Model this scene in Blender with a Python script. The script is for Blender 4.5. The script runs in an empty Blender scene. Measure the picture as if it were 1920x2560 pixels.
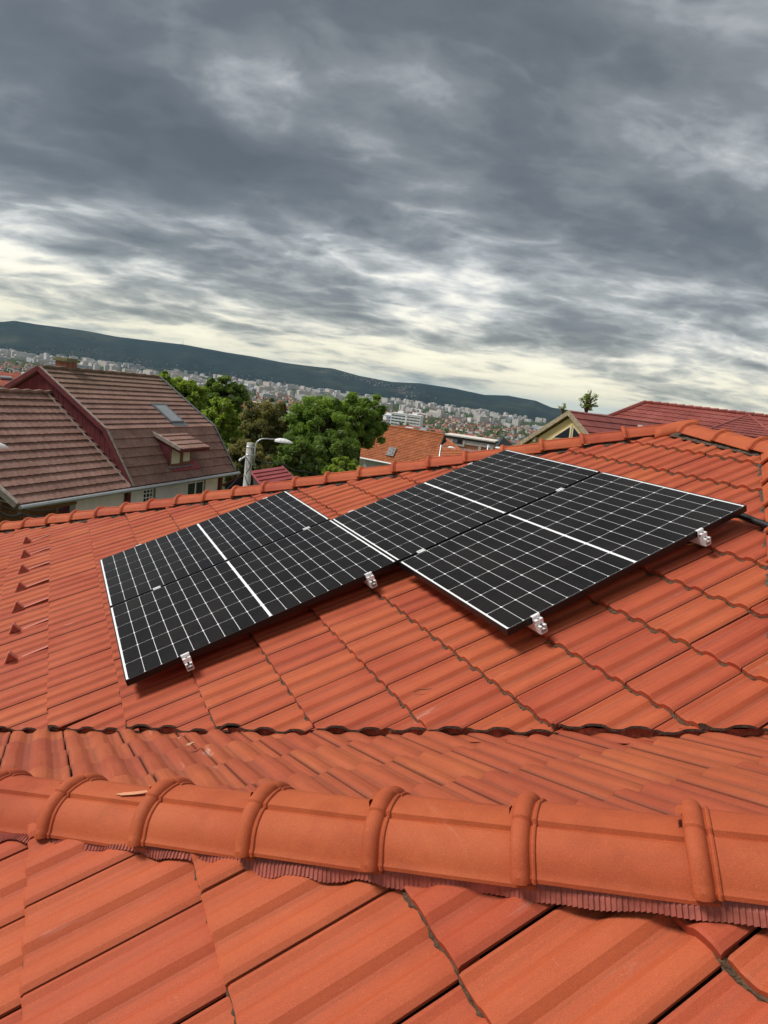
import bpy, bmesh, math, random
import numpy as np
from mathutils import Vector, Matrix

random.seed(7)
rng = np.random.default_rng(7)
S = bpy.context.scene
COL = S.collection
PI = math.pi
R = math.radians

# ------------------------------------------------------------------ camera
FOC = 1628.6                                   # focal length in pixels of a 1920 x 2560 picture
CAM = Vector((-0.4008, -5.8010, 1.7464))
RW = ((0.88848, -0.44071, 0.12801), (0.02890, -0.22464, -0.97401), (0.45801, 0.86909, -0.18685))
cd = bpy.data.cameras.new('camera')
cam = bpy.data.objects.new('camera', cd)
COL.objects.link(cam)
cm = Matrix(((RW[0][0], -RW[1][0], -RW[2][0], CAM.x),
             (RW[0][1], -RW[1][1], -RW[2][1], CAM.y),
             (RW[0][2], -RW[1][2], -RW[2][2], CAM.z), (0, 0, 0, 1)))
cam.matrix_world = cm
cd.sensor_fit = 'VERTICAL'
cd.sensor_height = 36.0
cd.lens = 36.0 * FOC / 2560
cd.clip_start = 0.05
cd.clip_end = 60000
S.camera = cam
S.render.resolution_x, S.render.resolution_y = 768, 1024

# ------------------------------------------------------------------ world, sun, exposure
EXPOSURE = 1.35
SUN_AZ, SUN_EL = R(154), R(50)                 # azimuth measured from +X towards +Y
W = bpy.data.worlds.new('World')
S.world = W
W.use_nodes = True
S.view_settings.view_transform = 'Standard'
S.view_settings.look = 'None'
S.view_settings.gamma = 1
S.view_settings.use_curve_mapping = False
S.view_settings.exposure = EXPOSURE


class NT:
    """small helper to write node graphs"""
    def __init__(s, tree):
        s.t = tree
        s.t.nodes.clear()

    def n(s, typ, ins=None, **kw):
        nd = s.t.nodes.new(typ)
        for k, v in kw.items():
            setattr(nd, k, v)
        for k, v in (ins or {}).items():
            if hasattr(v, 'links') or hasattr(v, 'is_linked'):
                s.t.links.new(v, nd.inputs[k])
            else:
                nd.inputs[k].default_value = v
        return nd

    def math(s, op, a, b=0.0, c=None, clamp=False):
        ins = {0: a, 1: b}
        if c is not None:
            ins[2] = c
        return s.n('ShaderNodeMath', ins, operation=op, use_clamp=clamp).outputs[0]

    def ramp(s, fac, stops, interp='LINEAR'):
        nd = s.n('ShaderNodeValToRGB', {0: fac})
        nd.color_ramp.interpolation = interp
        el = nd.color_ramp.elements
        while len(el) < len(stops):
            el.new(0.5)
        for e, (p, c) in zip(el, stops):
            e.position = p
            e.color = (c, c, c, 1) if isinstance(c, (int, float)) else (*c, 1)
        return nd.outputs[0]

    def mix(s, fac, a, b, blend='MIX'):
        nd = s.n('ShaderNodeMix', data_type='RGBA', blend_type=blend, clamp_factor=True)
        for i, v in ((0, fac), (6, a), (7, b)):
            if hasattr(v, 'is_linked'):
                s.t.links.new(v, nd.inputs[i])
            else:
                nd.inputs[i].default_value = v if i == 0 else (*v, 1)
        return nd.outputs[2]

    def noise(s, vec, scale, detail=4, rough=0.5, dist=0.0, out=0):
        ins = {'Scale': scale, 'Detail': detail, 'Roughness': rough, 'Distortion': dist}
        if vec is not None:
            ins['Vector'] = vec
        return s.n('ShaderNodeTexNoise', ins).outputs[out]

    def mapping(s, vec, scale=(1, 1, 1), rot=(0, 0, 0), loc=(0, 0, 0)):
        return s.n('ShaderNodeMapping', {'Vector': vec, 'Scale': scale, 'Rotation': rot, 'Location': loc}).outputs[0]

    def link(s, a, b):
        s.t.links.new(a, b)


def pix_dir(x, y):
    v = Vector(((x - 960) / FOC, (y - 1280) / FOC, 1))
    d = Vector((sum(RW[i][k] * v[i] for i in range(3)) for k in range(3)))
    return d.normalized()


def at(x, y, dist):
    return CAM + pix_dir(x, y) * dist


def on_plane(x, y, P0, N):
    d = pix_dir(x, y)
    return CAM + d * ((P0 - CAM).dot(N) / d.dot(N))


def build_world():
    t = NT(W.node_tree)
    K = 0.49
    tc = t.n('ShaderNodeTexCoord').outputs['Generated']
    nrm = t.n('ShaderNodeVectorMath', {0: tc}, operation='NORMALIZE').outputs[0]
    sep = t.n('ShaderNodeSeparateXYZ', {0: nrm})
    z = t.math('MAXIMUM', sep.outputs[2], 0.0)
    zz = t.math('ADD', z, 0.20)
    px = t.math('DIVIDE', sep.outputs[0], zz)
    py = t.math('DIVIDE', sep.outputs[1], zz)
    p0 = t.n('ShaderNodeCombineXYZ', {0: px, 1: py, 2: 0.0}).outputs[0]

    def warp(v, scale, amt, loc):
        c = t.noise(t.mapping(v, loc=loc), scale, 3, 0.5, out=1)
        c = t.n('ShaderNodeVectorMath', {0: c, 1: (0.5, 0.5, 0.5)}, operation='SUBTRACT').outputs[0]
        c = t.n('ShaderNodeVectorMath', {0: c, 3: amt}, operation='SCALE').outputs[0]
        return t.n('ShaderNodeVectorMath', {0: v, 1: c}, operation='ADD').outputs[0]
    p0 = t.mapping(t.mapping(p0, rot=(0, 0, -R(66))), scale=(1.22, 0.84, 1))     # rolls of cloud lie across the valley
    p = warp(p0, 0.8, 0.45, (5, 2, 0))
    p = warp(p, 4.0, 0.10, (1, 7, 0))
    # cloud deck: large masses, rounded lumps and fine wisps on a flat layer overhead
    big = t.noise(t.mapping(p, loc=(3.1, 1.7, 0)), 0.75, 3, 0.5)
    mid = t.noise(t.mapping(p, loc=(7.7, 2.2, 0.4)), 2.4, 7, 0.54)
    fine = t.noise(t.mapping(p, loc=(1.2, 9.3, 0)), 9.0, 6, 0.62)
    lump = t.noise(t.mapping(p, loc=(4.4, 0.9, 2.0)), 3.6, 6, 0.5)
    bil = t.math('ABSOLUTE', t.math('MULTIPLY_ADD', lump, 2.0, -1.0))
    dens = t.math('MULTIPLY_ADD', big, 0.70, -0.13)
    dens = t.math('MULTIPLY_ADD', mid, 0.50, dens)
    dens = t.math('MULTIPLY_ADD', fine, 0.13, dens)
    dens = t.math('MULTIPLY_ADD', t.math('SUBTRACT', bil, 0.16), 0.20, dens)
    # heavy bank in front, thin towards the horizon
    el = t.ramp(z, [(0.0, 0.08), (0.05, 0.20), (0.11, 0.38), (0.18, 0.66), (0.26, 0.84), (0.36, 0.72),
                    (0.48, 0.72), (0.65, 0.55), (1.0, 0.5)], 'B_SPLINE')
    dens = t.math('ADD', dens, t.math('MULTIPLY', t.math('SUBTRACT', el, 0.5), 0.40))

    def spot(px_, py_, width, amount):
        d = pix_dir(px_, py_)
        dt = t.n('ShaderNodeVectorMath', {0: nrm, 1: tuple(d)}, operation='DOT_PRODUCT').outputs['Value']
        g = t.n('ShaderNodeMapRange', {0: dt, 1: math.cos(R(width)), 2: 1.0, 3: 0.0, 4: amount},
                interpolation_type='SMOOTHSTEP').outputs[0]
        return g
    for a in ((625, 215, 4.5, -0.11), (1860, 260, 12, -0.05), (150, 120, 16, 0.05), (800, 380, 22, 0.045),
              (1400, 380, 9, 0.03), (560, 330, 10, 0.02), (1100, 700, 8, -0.05), (1250, 250, 8, 0.0)):
        dens = t.math('ADD', dens, spot(*a))
    col = t.ramp(dens, [(0.32, (1.0, 0.975, 0.88)), (0.41, (0.86, 0.84, 0.77)), (0.47, (0.56, 0.57, 0.57)),
                        (0.53, (0.33, 0.35, 0.36)), (0.60, (0.195, 0.212, 0.228)), (0.70, (0.122, 0.137, 0.153)),
                        (0.84, (0.083, 0.096, 0.110))])
    # warm light low over the hills
    warm = t.ramp(z, [(0.0, (1.0, 0.93, 0.72)), (0.05, (1.0, 0.955, 0.80)), (0.12, (1.0, 0.99, 0.95)), (0.2, (1, 1, 1))])
    col = t.mix(1.0, col, warm, 'MULTIPLY')
    # base of the sky where the camera looks towards the far right is cooler
    sky = t.n('ShaderNodeTexSky', sky_type='NISHITA', sun_disc=False, sun_elevation=SUN_EL,
              sun_rotation=PI / 2 - SUN_AZ)
    bg1 = t.n('ShaderNodeBackground', {'Color': sky.outputs[0], 'Strength': 0.06})
    bg2 = t.n('ShaderNodeBackground', {'Color': col, 'Strength': K})
    mx = t.n('ShaderNodeMixShader', {0: 0.95, 1: bg1.outputs[0], 2: bg2.outputs[0]})
    out = t.n('ShaderNodeOutputWorld')
    t.link(mx.outputs[0], out.inputs[0])


build_world()
sl = bpy.data.lights.new('sun', 'SUN')
sl.energy = 1.5
sl.angle = R(18)
sl.color = (1.0, 0.96, 0.90)
sun = bpy.data.objects.new('sun', sl)
COL.objects.link(sun)
sd = Vector((math.cos(SUN_EL) * math.cos(SUN_AZ), math.cos(SUN_EL) * math.sin(SUN_AZ), math.sin(SUN_EL)))
sun.rotation_euler = sd.to_track_quat('Z', 'Y').to_euler()
sun.location = (0, 0, 30)

# ------------------------------------------------------------------ object helpers


def tag(o, label=None, cat=None, group=None, kind=None):
    if label: o['label'] = label
    if cat: o['category'] = cat
    if group: o['group'] = group
    if kind: o['kind'] = kind
    return o


def empty(name, loc=(0, 0, 0), rz=0.0, **kw):
    o = bpy.data.objects.new(name, None)
    COL.objects.link(o)
    o.location = loc
    o.rotation_euler = (0, 0, rz)
    o.empty_display_size = 0.2
    return tag(o, **kw)


def link_mesh(name, me, parent=None, matrix=None, **kw):
    o = bpy.data.objects.new(name, me)
    COL.objects.link(o)
    if parent: o.parent = parent
    if matrix is not None: o.matrix_local = matrix
    return tag(o, **kw)


class MB:
    """collects vertices and faces of one mesh"""
    def __init__(s):
        s.v = []; s.f = []; s.m = []; s.uv = []

    def add(s, vs, fs, mi=0, uvs=None):
        b = len(s.v)
        s.v += [tuple(v) for v in vs]
        for f in fs:
            s.f.append(tuple(i + b for i in f))
            s.m.append(mi)
        return b

    def box(s, c, size, ax=None, mi=0):
        c = Vector(c)
        ax = ax or (Vector((1, 0, 0)), Vector((0, 1, 0)), Vector((0, 0, 1)))
        h = [ax[i] * size[i] / 2 for i in range(3)]
        vs = [c + h[0] * a + h[1] * b + h[2] * d for a in (-1, 1) for b in (-1, 1) for d in (-1, 1)]
        s.add(vs, [(0, 1, 3, 2), (4, 6, 7, 5), (0, 4, 5, 1), (2, 3, 7, 6), (0, 2, 6, 4), (1, 5, 7, 3)], mi)

    def box2(s, a, b, mi=0):
        s.box([(a[i] + b[i]) / 2 for i in range(3)], [abs(b[i] - a[i]) for i in range(3)], None, mi)

    def slab(s, poly, n, th, mi=0):
        """polygon extruded by th along -n"""
        n = Vector(n).normalized()
        k = len(poly)
        vs = [Vector(p) for p in poly] + [Vector(p) - n * th for p in poly]
        s.add(vs, [tuple(range(k)), tuple(range(2 * k - 1, k - 1, -1))] +
              [(i, k + i, k + (i + 1) % k, (i + 1) % k) for i in range(k)], mi)

    def tube(s, pts, r, seg=8, mi=0, cap=True):
        pts = [Vector(p) for p in pts]
        rr = r if isinstance(r, (list, tuple)) else [r] * len(pts)
        base = len(s.v)
        up = None
        for i, p in enumerate(pts):
            d = (pts[min(i + 1, len(pts) - 1)] - pts[max(i - 1, 0)]).normalized()
            if up is None:
                up = Vector((0, 0, 1)) if abs(d.z) < 0.9 else Vector((1, 0, 0))
            a = d.cross(up).normalized()
            b = a.cross(d).normalized()
            up = b
            for k in range(seg):
                an = 2 * PI * k / seg
                s.v.append(tuple(p + (a * math.cos(an) + b * math.sin(an)) * rr[i]))
        for i in range(len(pts) - 1):
            for k in range(seg):
                s.f.append((base + i * seg + k, base + i * seg + (k + 1) % seg,
                            base + (i + 1) * seg + (k + 1) % seg, base + (i + 1) * seg + k))
                s.m.append(mi)
        if cap:
            s.f.append(tuple(base + k for k in range(seg))[::-1]); s.m.append(mi)
            s.f.append(tuple(base + (len(pts) - 1) * seg + k for k in range(seg))); s.m.append(mi)

    def mesh(s, name, mats, smooth=False):
        me = bpy.data.meshes.new(name)
        me.from_pydata(s.v, [], s.f)
        for m in (mats if isinstance(mats, (list, tuple)) else [mats]):
            me.materials.append(m)
        if any(s.m):
            me.polygons.foreach_set('material_index', s.m)
        if smooth:
            me.polygons.foreach_set('use_smooth', [True] * len(me.polygons))
        me.update()
        return me

    def build(s, name, mats, parent=None, smooth=False, fix=True, matrix=None, **kw):
        me = s.mesh(name, mats, smooth)
        if fix:
            bm = bmesh.new(); bm.from_mesh(me)
            bmesh.ops.recalc_face_normals(bm, faces=bm.faces)
            bm.to_mesh(me); bm.free()
        return link_mesh(name, me, parent, matrix, **kw)


# ------------------------------------------------------------------ materials
MATS = {}


def simple(name, col, rough=0.7, metal=0.0, var=0.12, scale=3.0, bump=0.0, bscale=60.0, spec=0.4, coords='Object'):
    m = bpy.data.materials.new(name); m.use_nodes = True
    t = NT(m.node_tree)
    tc = t.n('ShaderNodeTexCoord').outputs[coords] if coords != 'Pos' else t.n('ShaderNodeNewGeometry').outputs['Position']
    n = t.noise(tc, scale, 6, 0.6)
    f = t.ramp(n, [(0.3, 1 - var), (0.7, 1 + var)])
    c = t.mix(1.0, col, f, 'MULTIPLY')
    b = t.n('ShaderNodeBsdfPrincipled', {'Base Color': c, 'Roughness': rough, 'Metallic': metal, 'Specular IOR Level': spec})
    if bump:
        bn = t.noise(tc, bscale, 3, 0.6)
        bp = t.n('ShaderNodeBump', {'Strength': bump, 'Distance': 0.01, 'Height': bn})
        t.link(bp.outputs[0], b.inputs['Normal'])
    o = t.n('ShaderNodeOutputMaterial')
    t.link(b.outputs[0], o.inputs[0])
    MATS[name] = m
    return m


def tile_material(name, axis, c1=(0.42, 0.083, 0.031), c2=(0.365, 0.064, 0.025), dirt=(0.105, 0.048, 0.034), dirt_amt=0.55, pale=0.5, streak=0.8):
    """sanded concrete tile: patchy colour, streaks down the slope, dirt along the pans"""
    m = bpy.data.materials.new(name); m.use_nodes = True
    t = NT(m.node_tree)
    pos = t.n('ShaderNodeNewGeometry').outputs['Position']
    uv = t.n('ShaderNodeUVMap').outputs[0]
    oi = t.n('ShaderNodeObjectInfo').outputs['Random']
    att = t.n('ShaderNodeAttribute', attribute_name='rnd').outputs['Fac']
    rnd = t.math('FRACT', t.math('ADD', oi, att))
    patch = t.noise(pos, 3.3, 6, 0.62, 0.3)
    base = t.mix(t.ramp(patch, [(0.36, 0.0), (0.64, 1.0)]), c1, c2)
    sc = {'X': (2.2, 26, 2.2), 'Y': (26, 2.2, 2.2), 'N': (5, 5, 5)}[axis]
    st = t.noise(t.mapping(pos, scale=sc), 1.0, 5, 0.6)
    base = t.mix(t.ramp(st, [(0.42, 0.0), (0.64, 0.22 * streak)]), base, (c1[0] * 1.06, c1[1] * 1.30, c1[2] * 1.25))
    base = t.mix(t.ramp(st, [(0.30, 0.28 * streak), (0.44, 0.0)]), base, (c2[0] * .72, c2[1] * .68, c2[2] * .7))
    st2 = t.noise(t.mapping(pos, scale={'X': (3, 85, 3), 'Y': (85, 3, 3), 'N': (9, 9, 9)}[axis]), 1.0, 3, 0.55)
    base = t.mix(t.ramp(st2, [(0.34, 0.42 * streak), (0.50, 0.0)]), base, (c2[0] * .70, c2[1] * .62, c2[2] * .62))
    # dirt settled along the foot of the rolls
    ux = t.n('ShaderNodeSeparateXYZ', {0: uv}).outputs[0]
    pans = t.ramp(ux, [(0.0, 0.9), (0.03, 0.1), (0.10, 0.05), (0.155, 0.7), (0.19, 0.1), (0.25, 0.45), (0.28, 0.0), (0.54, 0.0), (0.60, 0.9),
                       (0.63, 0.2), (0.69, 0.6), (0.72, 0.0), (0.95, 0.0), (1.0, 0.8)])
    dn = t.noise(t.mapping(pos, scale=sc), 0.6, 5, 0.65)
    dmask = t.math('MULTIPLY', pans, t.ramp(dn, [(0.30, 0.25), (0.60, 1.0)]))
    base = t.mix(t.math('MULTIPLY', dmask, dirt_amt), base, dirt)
    # lime marks
    ln = t.noise(t.mapping(pos, scale=(0.8, 5, 1) if axis == 'X' else (5, 0.8, 1)), 2.0, 9, 0.72, 0.2)
    base = t.mix(t.math('MULTIPLY', t.ramp(ln, [(0.63, 0.0), (0.73, 1.0)]), pale), base, (0.60, 0.40, 0.34))
    sp_ = t.noise(pos, 130.0, 3, 0.7)
    base = t.mix(t.ramp(sp_, [(0.60, 0.0), (0.70, 0.22)]), base, (0.60, 0.17, 0.08))
    # sand grain
    g = t.noise(pos, 800.0, 2, 0.6)
    base = t.mix(1.0, base, t.ramp(g, [(0.30, 0.72), (0.5, 1.0), (0.72, 1.32)]), 'MULTIPLY')
    hv = t.n('ShaderNodeHueSaturation', {'Color': base, 'Value': t.n('ShaderNodeMapRange', {0: rnd, 3: 0.93, 4: 1.07}).outputs[0],
                                         'Hue': t.n('ShaderNodeMapRange', {0: rnd, 3: 0.497, 4: 0.504}).outputs[0]})
    rgh = t.n('ShaderNodeMapRange', {0: patch, 3: 0.62, 4: 0.85}).outputs[0]
    b = t.n('ShaderNodeBsdfPrincipled', {'Base Color': hv.outputs[0], 'Roughness': rgh, 'Specular IOR Level': 0.35})
    bh = t.math('ADD', t.math('MULTIPLY', g, 0.5), t.math('MULTIPLY', t.noise(pos, 150.0, 4, 0.6), 0.6))
    bp = t.n('ShaderNodeBump', {'Strength': 0.45, 'Distance': 0.0022, 'Height': bh})
    t.link(bp.outputs[0], b.inputs['Normal'])
    o = t.n('ShaderNodeOutputMaterial')
    t.link(b.outputs[0], o.inputs[0])
    MATS[name] = m
    return m


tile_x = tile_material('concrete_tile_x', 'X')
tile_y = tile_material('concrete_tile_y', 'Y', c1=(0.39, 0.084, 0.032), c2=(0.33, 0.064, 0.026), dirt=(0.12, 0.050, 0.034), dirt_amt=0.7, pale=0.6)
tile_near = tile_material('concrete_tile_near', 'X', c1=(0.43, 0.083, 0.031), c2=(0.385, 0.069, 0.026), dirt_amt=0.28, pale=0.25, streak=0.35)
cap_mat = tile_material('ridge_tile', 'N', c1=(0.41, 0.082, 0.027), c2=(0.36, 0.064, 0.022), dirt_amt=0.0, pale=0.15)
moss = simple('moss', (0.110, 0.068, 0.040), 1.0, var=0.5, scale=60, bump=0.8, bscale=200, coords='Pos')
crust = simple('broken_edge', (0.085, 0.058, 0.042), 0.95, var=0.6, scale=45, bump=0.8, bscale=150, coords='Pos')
underlay = simple('underlay', (0.05, 0.028, 0.022), 0.9)
red_sheet = simple('red_sheet', (0.30, 0.050, 0.032), 0.6, var=0.25, scale=8, coords='Pos')
fringe_mat = simple('pleated_foil', (0.34, 0.098, 0.072), 0.50, 0.1, var=0.35, scale=30, spec=0.5, coords='Pos')
black_frame = simple('black_anodised', (0.010, 0.010, 0.011), 0.38, 0.3, var=0.1, scale=20)
alu = simple('aluminium', (0.80, 0.80, 0.80), 0.38, 0.2, var=0.10, scale=30, bump=0.1, bscale=90)
steel = simple('galvanised_steel', (0.50, 0.52, 0.53), 0.45, 0.7, var=0.15, scale=12)
rubber = simple('black_plastic', (0.010, 0.010, 0.011), 0.55, var=0.2, scale=20)
white_pl = simple('white_plastic', (0.78, 0.78, 0.76), 0.4, var=0.05)
chip_mat = simple('raw_tile', (0.58, 0.26, 0.14), 0.9, var=0.1, scale=60)


def panel_mats():
    m = bpy.data.materials.new('solar_cell'); m.use_nodes = True
    t = NT(m.node_tree)
    uv = t.n('ShaderNodeUVMap').outputs[0]
    oi = t.n('ShaderNodeObjectInfo').outputs['Random']
    pos = t.n('ShaderNodeNewGeometry').outputs['Position']
    y = t.n('ShaderNodeSeparateXYZ', {0: uv}).outputs[1]
    fr = t.math('FRACT', t.math('MULTIPLY', y, 12.0))
    bus = t.ramp(fr, [(0.0, 1.0), (0.12, 1.0), (0.2, 0.0), (0.8, 0.0), (0.88, 1.0)])
    tint = t.mix(oi, (0.0065, 0.0058, 0.0060), (0.0095, 0.0078, 0.0072))
    n = t.noise(pos, 40, 3, 0.6)
    tint = t.mix(1.0, tint, t.ramp(n, [(0.3, 0.8), (0.7, 1.25)]), 'MULTIPLY')
    c = t.mix(t.math('MULTIPLY', bus, 0.10), tint, (0.07, 0.07, 0.08))
    dust = t.noise(pos, 3.0, 5, 0.6)
    c = t.mix(t.ramp(dust, [(0.35, 0.0), (0.8, 0.03)]), c, (0.30, 0.26, 0.22))
    b = t.n('ShaderNodeBsdfPrincipled', {'Base Color': c, 'Roughness': 0.26, 'Specular IOR Level': 0.085,
                                         'Coat Weight': 0.0})
    o = t.n('ShaderNodeOutputMaterial'); t.link(b.outputs[0], o.inputs[0])
    w = simple('white_backsheet', (0.80, 0.81, 0.82), 0.35, var=0.03, spec=0.3)
    return m, w


cell_mat, sheet_mat = panel_mats()

# ------------------------------------------------------------------ our roof: frames
PITCH = R(23)
U = Vector((math.cos(PITCH), 0, math.sin(PITCH)))      # up the slope of the panel roof
V = Vector((0, -1, 0))                                 # along its courses, towards the camera
N = Vector((-math.sin(PITCH), 0, math.cos(PITCH)))     # its normal


def pan(u, v, z):
    """panel plane coordinates, z measured down into the roof"""
    return U * u + V * v - N * z


ZA, ZC = 0.140, -0.505
TW, TG = 0.2525, 0.398                                  # cover width and gauge of a tile
TH, TILT = 0.024, 0.025
PROF = [(0, .52), (.035, .46), (.095, .06), (.125, 0), (.21, 0), (.245, .10), (.315, .84), (.35, .97), (.41, 1.02), (.46, .98), (.50, .86),
        (.57, .12), (.605, 0), (.675, 0), (.71, .12), (.78, .86), (.82, .98), (.87, 1.02), (.915, .98), (.95, .86), (1.0, .60)]
AMP = 0.0175


def prof(x):
    for (a, ha), (b, hb) in zip(PROF, PROF[1:]):
        if a <= x <= b:
            f = (x - a) / (b - a)
            return ha + (hb - ha) * f
    return PROF[-1][1]


def tile_mesh(name, mat, gap=0.0028, w=TW, L=TG + 0.05, th=TH, facet=False):
    """closed tile: x to the right when looking up the slope, y up the slope"""
    xs = [p[0] for p in PROF]
    rows = [(0.0, -0.0035), (0.007, 0.0), (0.20, -TILT * 0.20 / TG), (L, -TILT * L / TG)]
    mb = MB(); uv = {}
    nxs = len(xs)
    top = []
    for (y, dz) in rows:
        r = []
        for x in xs:
            X = gap + x * (w - 2 * gap)
            edge = -0.003 if x in (0, 1.0) else 0
            r.append(len(mb.v)); mb.v.append((X, y, AMP * prof(x) + dz + edge)); uv[r[-1]] = (x, y / TG)
        top.append(r)
    bot = []
    for (y, dz), tk in ((rows[0], th), ((.028, -TILT * .028 / TG), .0105), (rows[-1], .0105)):
        r = []
        for x in xs:
            X = gap + x * (w - 2 * gap)
            r.append(len(mb.v)); mb.v.append((X, y, AMP * prof(x) * 0.96 + dz - tk)); uv[r[-1]] = (x, y / TG)
        bot.append(r)
    F = []
    for a, b in zip(top, top[1:]):
        for i in range(nxs - 1):
            F.append((a[i], a[i + 1], b[i + 1], b[i]))
    for i in range(nxs - 1):
        F.append((bot[0][i], bot[0][i + 1], top[0][i + 1], top[0][i]))
        F.append((bot[2][i + 1], bot[2][i], top[-1][i], top[-1][i + 1]))
        F.append((bot[1][i], bot[1][i + 1], bot[0][i + 1], bot[0][i]))
        F.append((bot[2][i], bot[2][i + 1], bot[1][i + 1], bot[1][i]))
    left = [t[0] for t in top]; right = [t[-1] for t in top]
    F.append(tuple(left + [bot[2][0], bot[1][0], bot[0][0]]))
    F.append(tuple([bot[0][-1], bot[1][-1], bot[2][-1]] + right[::-1]))
    mb.f = F; mb.m = [0] * len(F)
    me = mb.mesh(name, [mat, crust])
    ul = me.uv_layers.new(name='UVMap')
    for lp in me.loops:
        ul.data[lp.index].uv = uv[lp.vertex_index]
    nt = (len(rows) - 1) * (nxs - 1)
    sm = [i < nt and not facet for i in range(len(F))]
    me.polygons.foreach_set('use_smooth', sm)
    return me


TILES = []          # (mesh, world matrix, distance, slope object)


def lay_tiles(slope, mesh, O, right, upv, nrm, i0, i1, j0, j1, planes, jit=0.002, keep=None, special=None):
    """tiles on a slope; planes: world (point, normal) pairs, the side the normal points to is cut away"""
    right, upv, nrm = Vector(right).normalized(), Vector(upv).normalized(), Vector(nrm).normalized()
    for j in range(j0, j1):
        for i in range(i0, i1):
            if keep and not keep(i, j): continue
            o = O + right * (TW * i) + upv * (TG * j)
            rr = random.Random(i * 131 + j * 977)
            Mx = Matrix.Identity(4)
            for k, ax in enumerate((right, upv, nrm)):
                for q in range(3): Mx[q][k] = ax[q]
            Mx.translation = o + right * rr.uniform(-jit, jit) * .6 + upv * rr.uniform(-jit, jit) * 1.6 + nrm * rr.uniform(-.001, .0016)
            if special and (i, j) in special:
                Mx = Mx @ Matrix.Translation((TW * .5, TG, -.004)) @ Matrix.Rotation(special[(i, j)], 4, 'Z') @ Matrix.Translation((-TW * .5, -TG, 0))
            Mx = Mx @ Matrix.Rotation(rr.uniform(-.0045, .0045), 4, 'Z') @ Matrix.Rotation(rr.uniform(-.004, .004), 4, 'Y')
            corners = [Mx @ Vector(c) for c in ((0, 0, 0), (TW, 0, 0), (TW, TG + .05, -.03), (0, TG + .05, -.03), (TW/2, .2, .02), (TW/2, .2, -.03))]
            state = 'in'
            cut = []
            for (P, n) in planes:
                ds = [(c - P).dot(n) for c in corners]
                if min(ds) >= -0.004: state = 'out'; break
                if max(ds) > 0: cut.append((P, n))
            if state == 'out': continue
            me = mesh
            if cut:
                bm = bmesh.new(); bm.from_mesh(mesh)
                inv = Mx.inverted()
                for (P, n) in cut:
                    P = P + n.normalized() * rr.uniform(-0.007, 0.007)
                    pl = inv @ P; nl = (inv.to_3x3() @ n).normalized()
                    ctr = Vector((TW / 2, TG / 2, 0)); pl = ctr - nl * (ctr - pl).dot(nl)
                    nl = (nl + Vector((rr.uniform(-.04, .04), rr.uniform(-.04, .04), 0))).normalized()
                    g = bmesh.ops.bisect_plane(bm, geom=bm.verts[:] + bm.edges[:] + bm.faces[:], plane_co=pl, plane_no=nl, clear_outer=True)
                    ed = [e for e in g['geom_cut'] if isinstance(e, bmesh.types.BMEdge)]
                    if ed:
                        try:
                            r = bmesh.ops.edgenet_fill(bm, edges=ed)
                            for f in r['faces']: f.material_index = 1; f.smooth = False
                        except Exception:
                            pass
                if len(bm.faces) < 4:
                    bm.free(); continue
                me = bpy.data.meshes.new('cut_tile'); bm.to_mesh(me); bm.free()
                for mt in mesh.materials: me.materials.append(mt)
            TILES.append((me, Mx, (o + upv * .2 - CAM).length, slope))


def flush_tiles(limit=300):
    TILES.sort(key=lambda q: q[2])
    for me, Mx, d, sl_ in TILES[:limit]:
        link_mesh('tile', me, sl_, Mx)
    rest = {}
    for me, Mx, d, sl_ in TILES[limit:]:
        rest.setdefault(sl_.name, [sl_, []])[1].append((me, Mx))
    for sl_, lst in rest.values():
        V_, F_, M_, UV_, RN = [], [], [], [], []
        for me, Mx in lst:
            b = len(V_)
            V_ += [tuple(Mx @ v.co) for v in me.vertices]
            r = random.random()
            RN += [r] * len(me.vertices)
            ud = me.uv_layers[0].data
            for p_ in me.polygons:
                F_.append(tuple(v + b for v in p_.vertices)); M_.append((p_.material_index, p_.use_smooth))
                UV_ += [tuple(ud[l].uv) for l in p_.loop_indices]
        me = bpy.data.meshes.new('tile'); me.from_pydata(V_, [], F_)
        for mt in lst[0][0].materials: me.materials.append(mt)
        me.polygons.foreach_set('material_index', [m_[0] for m_ in M_])
        me.polygons.foreach_set('use_smooth', [m_[1] for m_ in M_])
        ul = me.uv_layers.new(name='UVMap')
        ul.data.foreach_set('uv', [c for q in UV_ for c in q])
        a = me.attributes.new('rnd', 'FLOAT', 'POINT'); a.data.foreach_set('value', RN)
        link_mesh('tile', me, sl_, kind='stuff')


# key lines of the roof -----------------------------------------------------------------------
house = empty('tiled_house', (3, -2, -6.5), label='near house under orange red concrete tiles carrying the solar panels', cat='house')
HM = house.matrix_basis.inverted()


def child(o):
    """parent keeping world placement"""
    o.parent = house
    o.matrix_parent_inverse = Matrix.Translation(Vector((-3, 2, 6.5)))
    return o


# far hip (behind the panels): rim points measured on the panel roof, axis 0.115 further out
fa = pan(-1.03, -2.88, 0.12); fb = pan(4.52, 1.90, 0.12)
FH = Vector((fb.x - fa.x, fb.y - fa.y, 0)).normalized()
FHn = Vector((-FH.y, FH.x, 0))                         # horizontal, away from the panel roof
fslope = (fb.z - fa.z) / math.hypot(fb.x - fa.x, fb.y - fa.y)
FHd = (fb - fa).normalized()
# right hip
ra = pan(4.40, 2.86, 0.12); rb = pan(3.00, 3.90, 0.12)
RHd = (rb - ra).normalized()
RHh = Vector((RHd.x, RHd.y, 0)).normalized()
RHn = Vector((-RHh.y, RHh.x, 0))
if RHn.x < 0: RHn = -RHn
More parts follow.
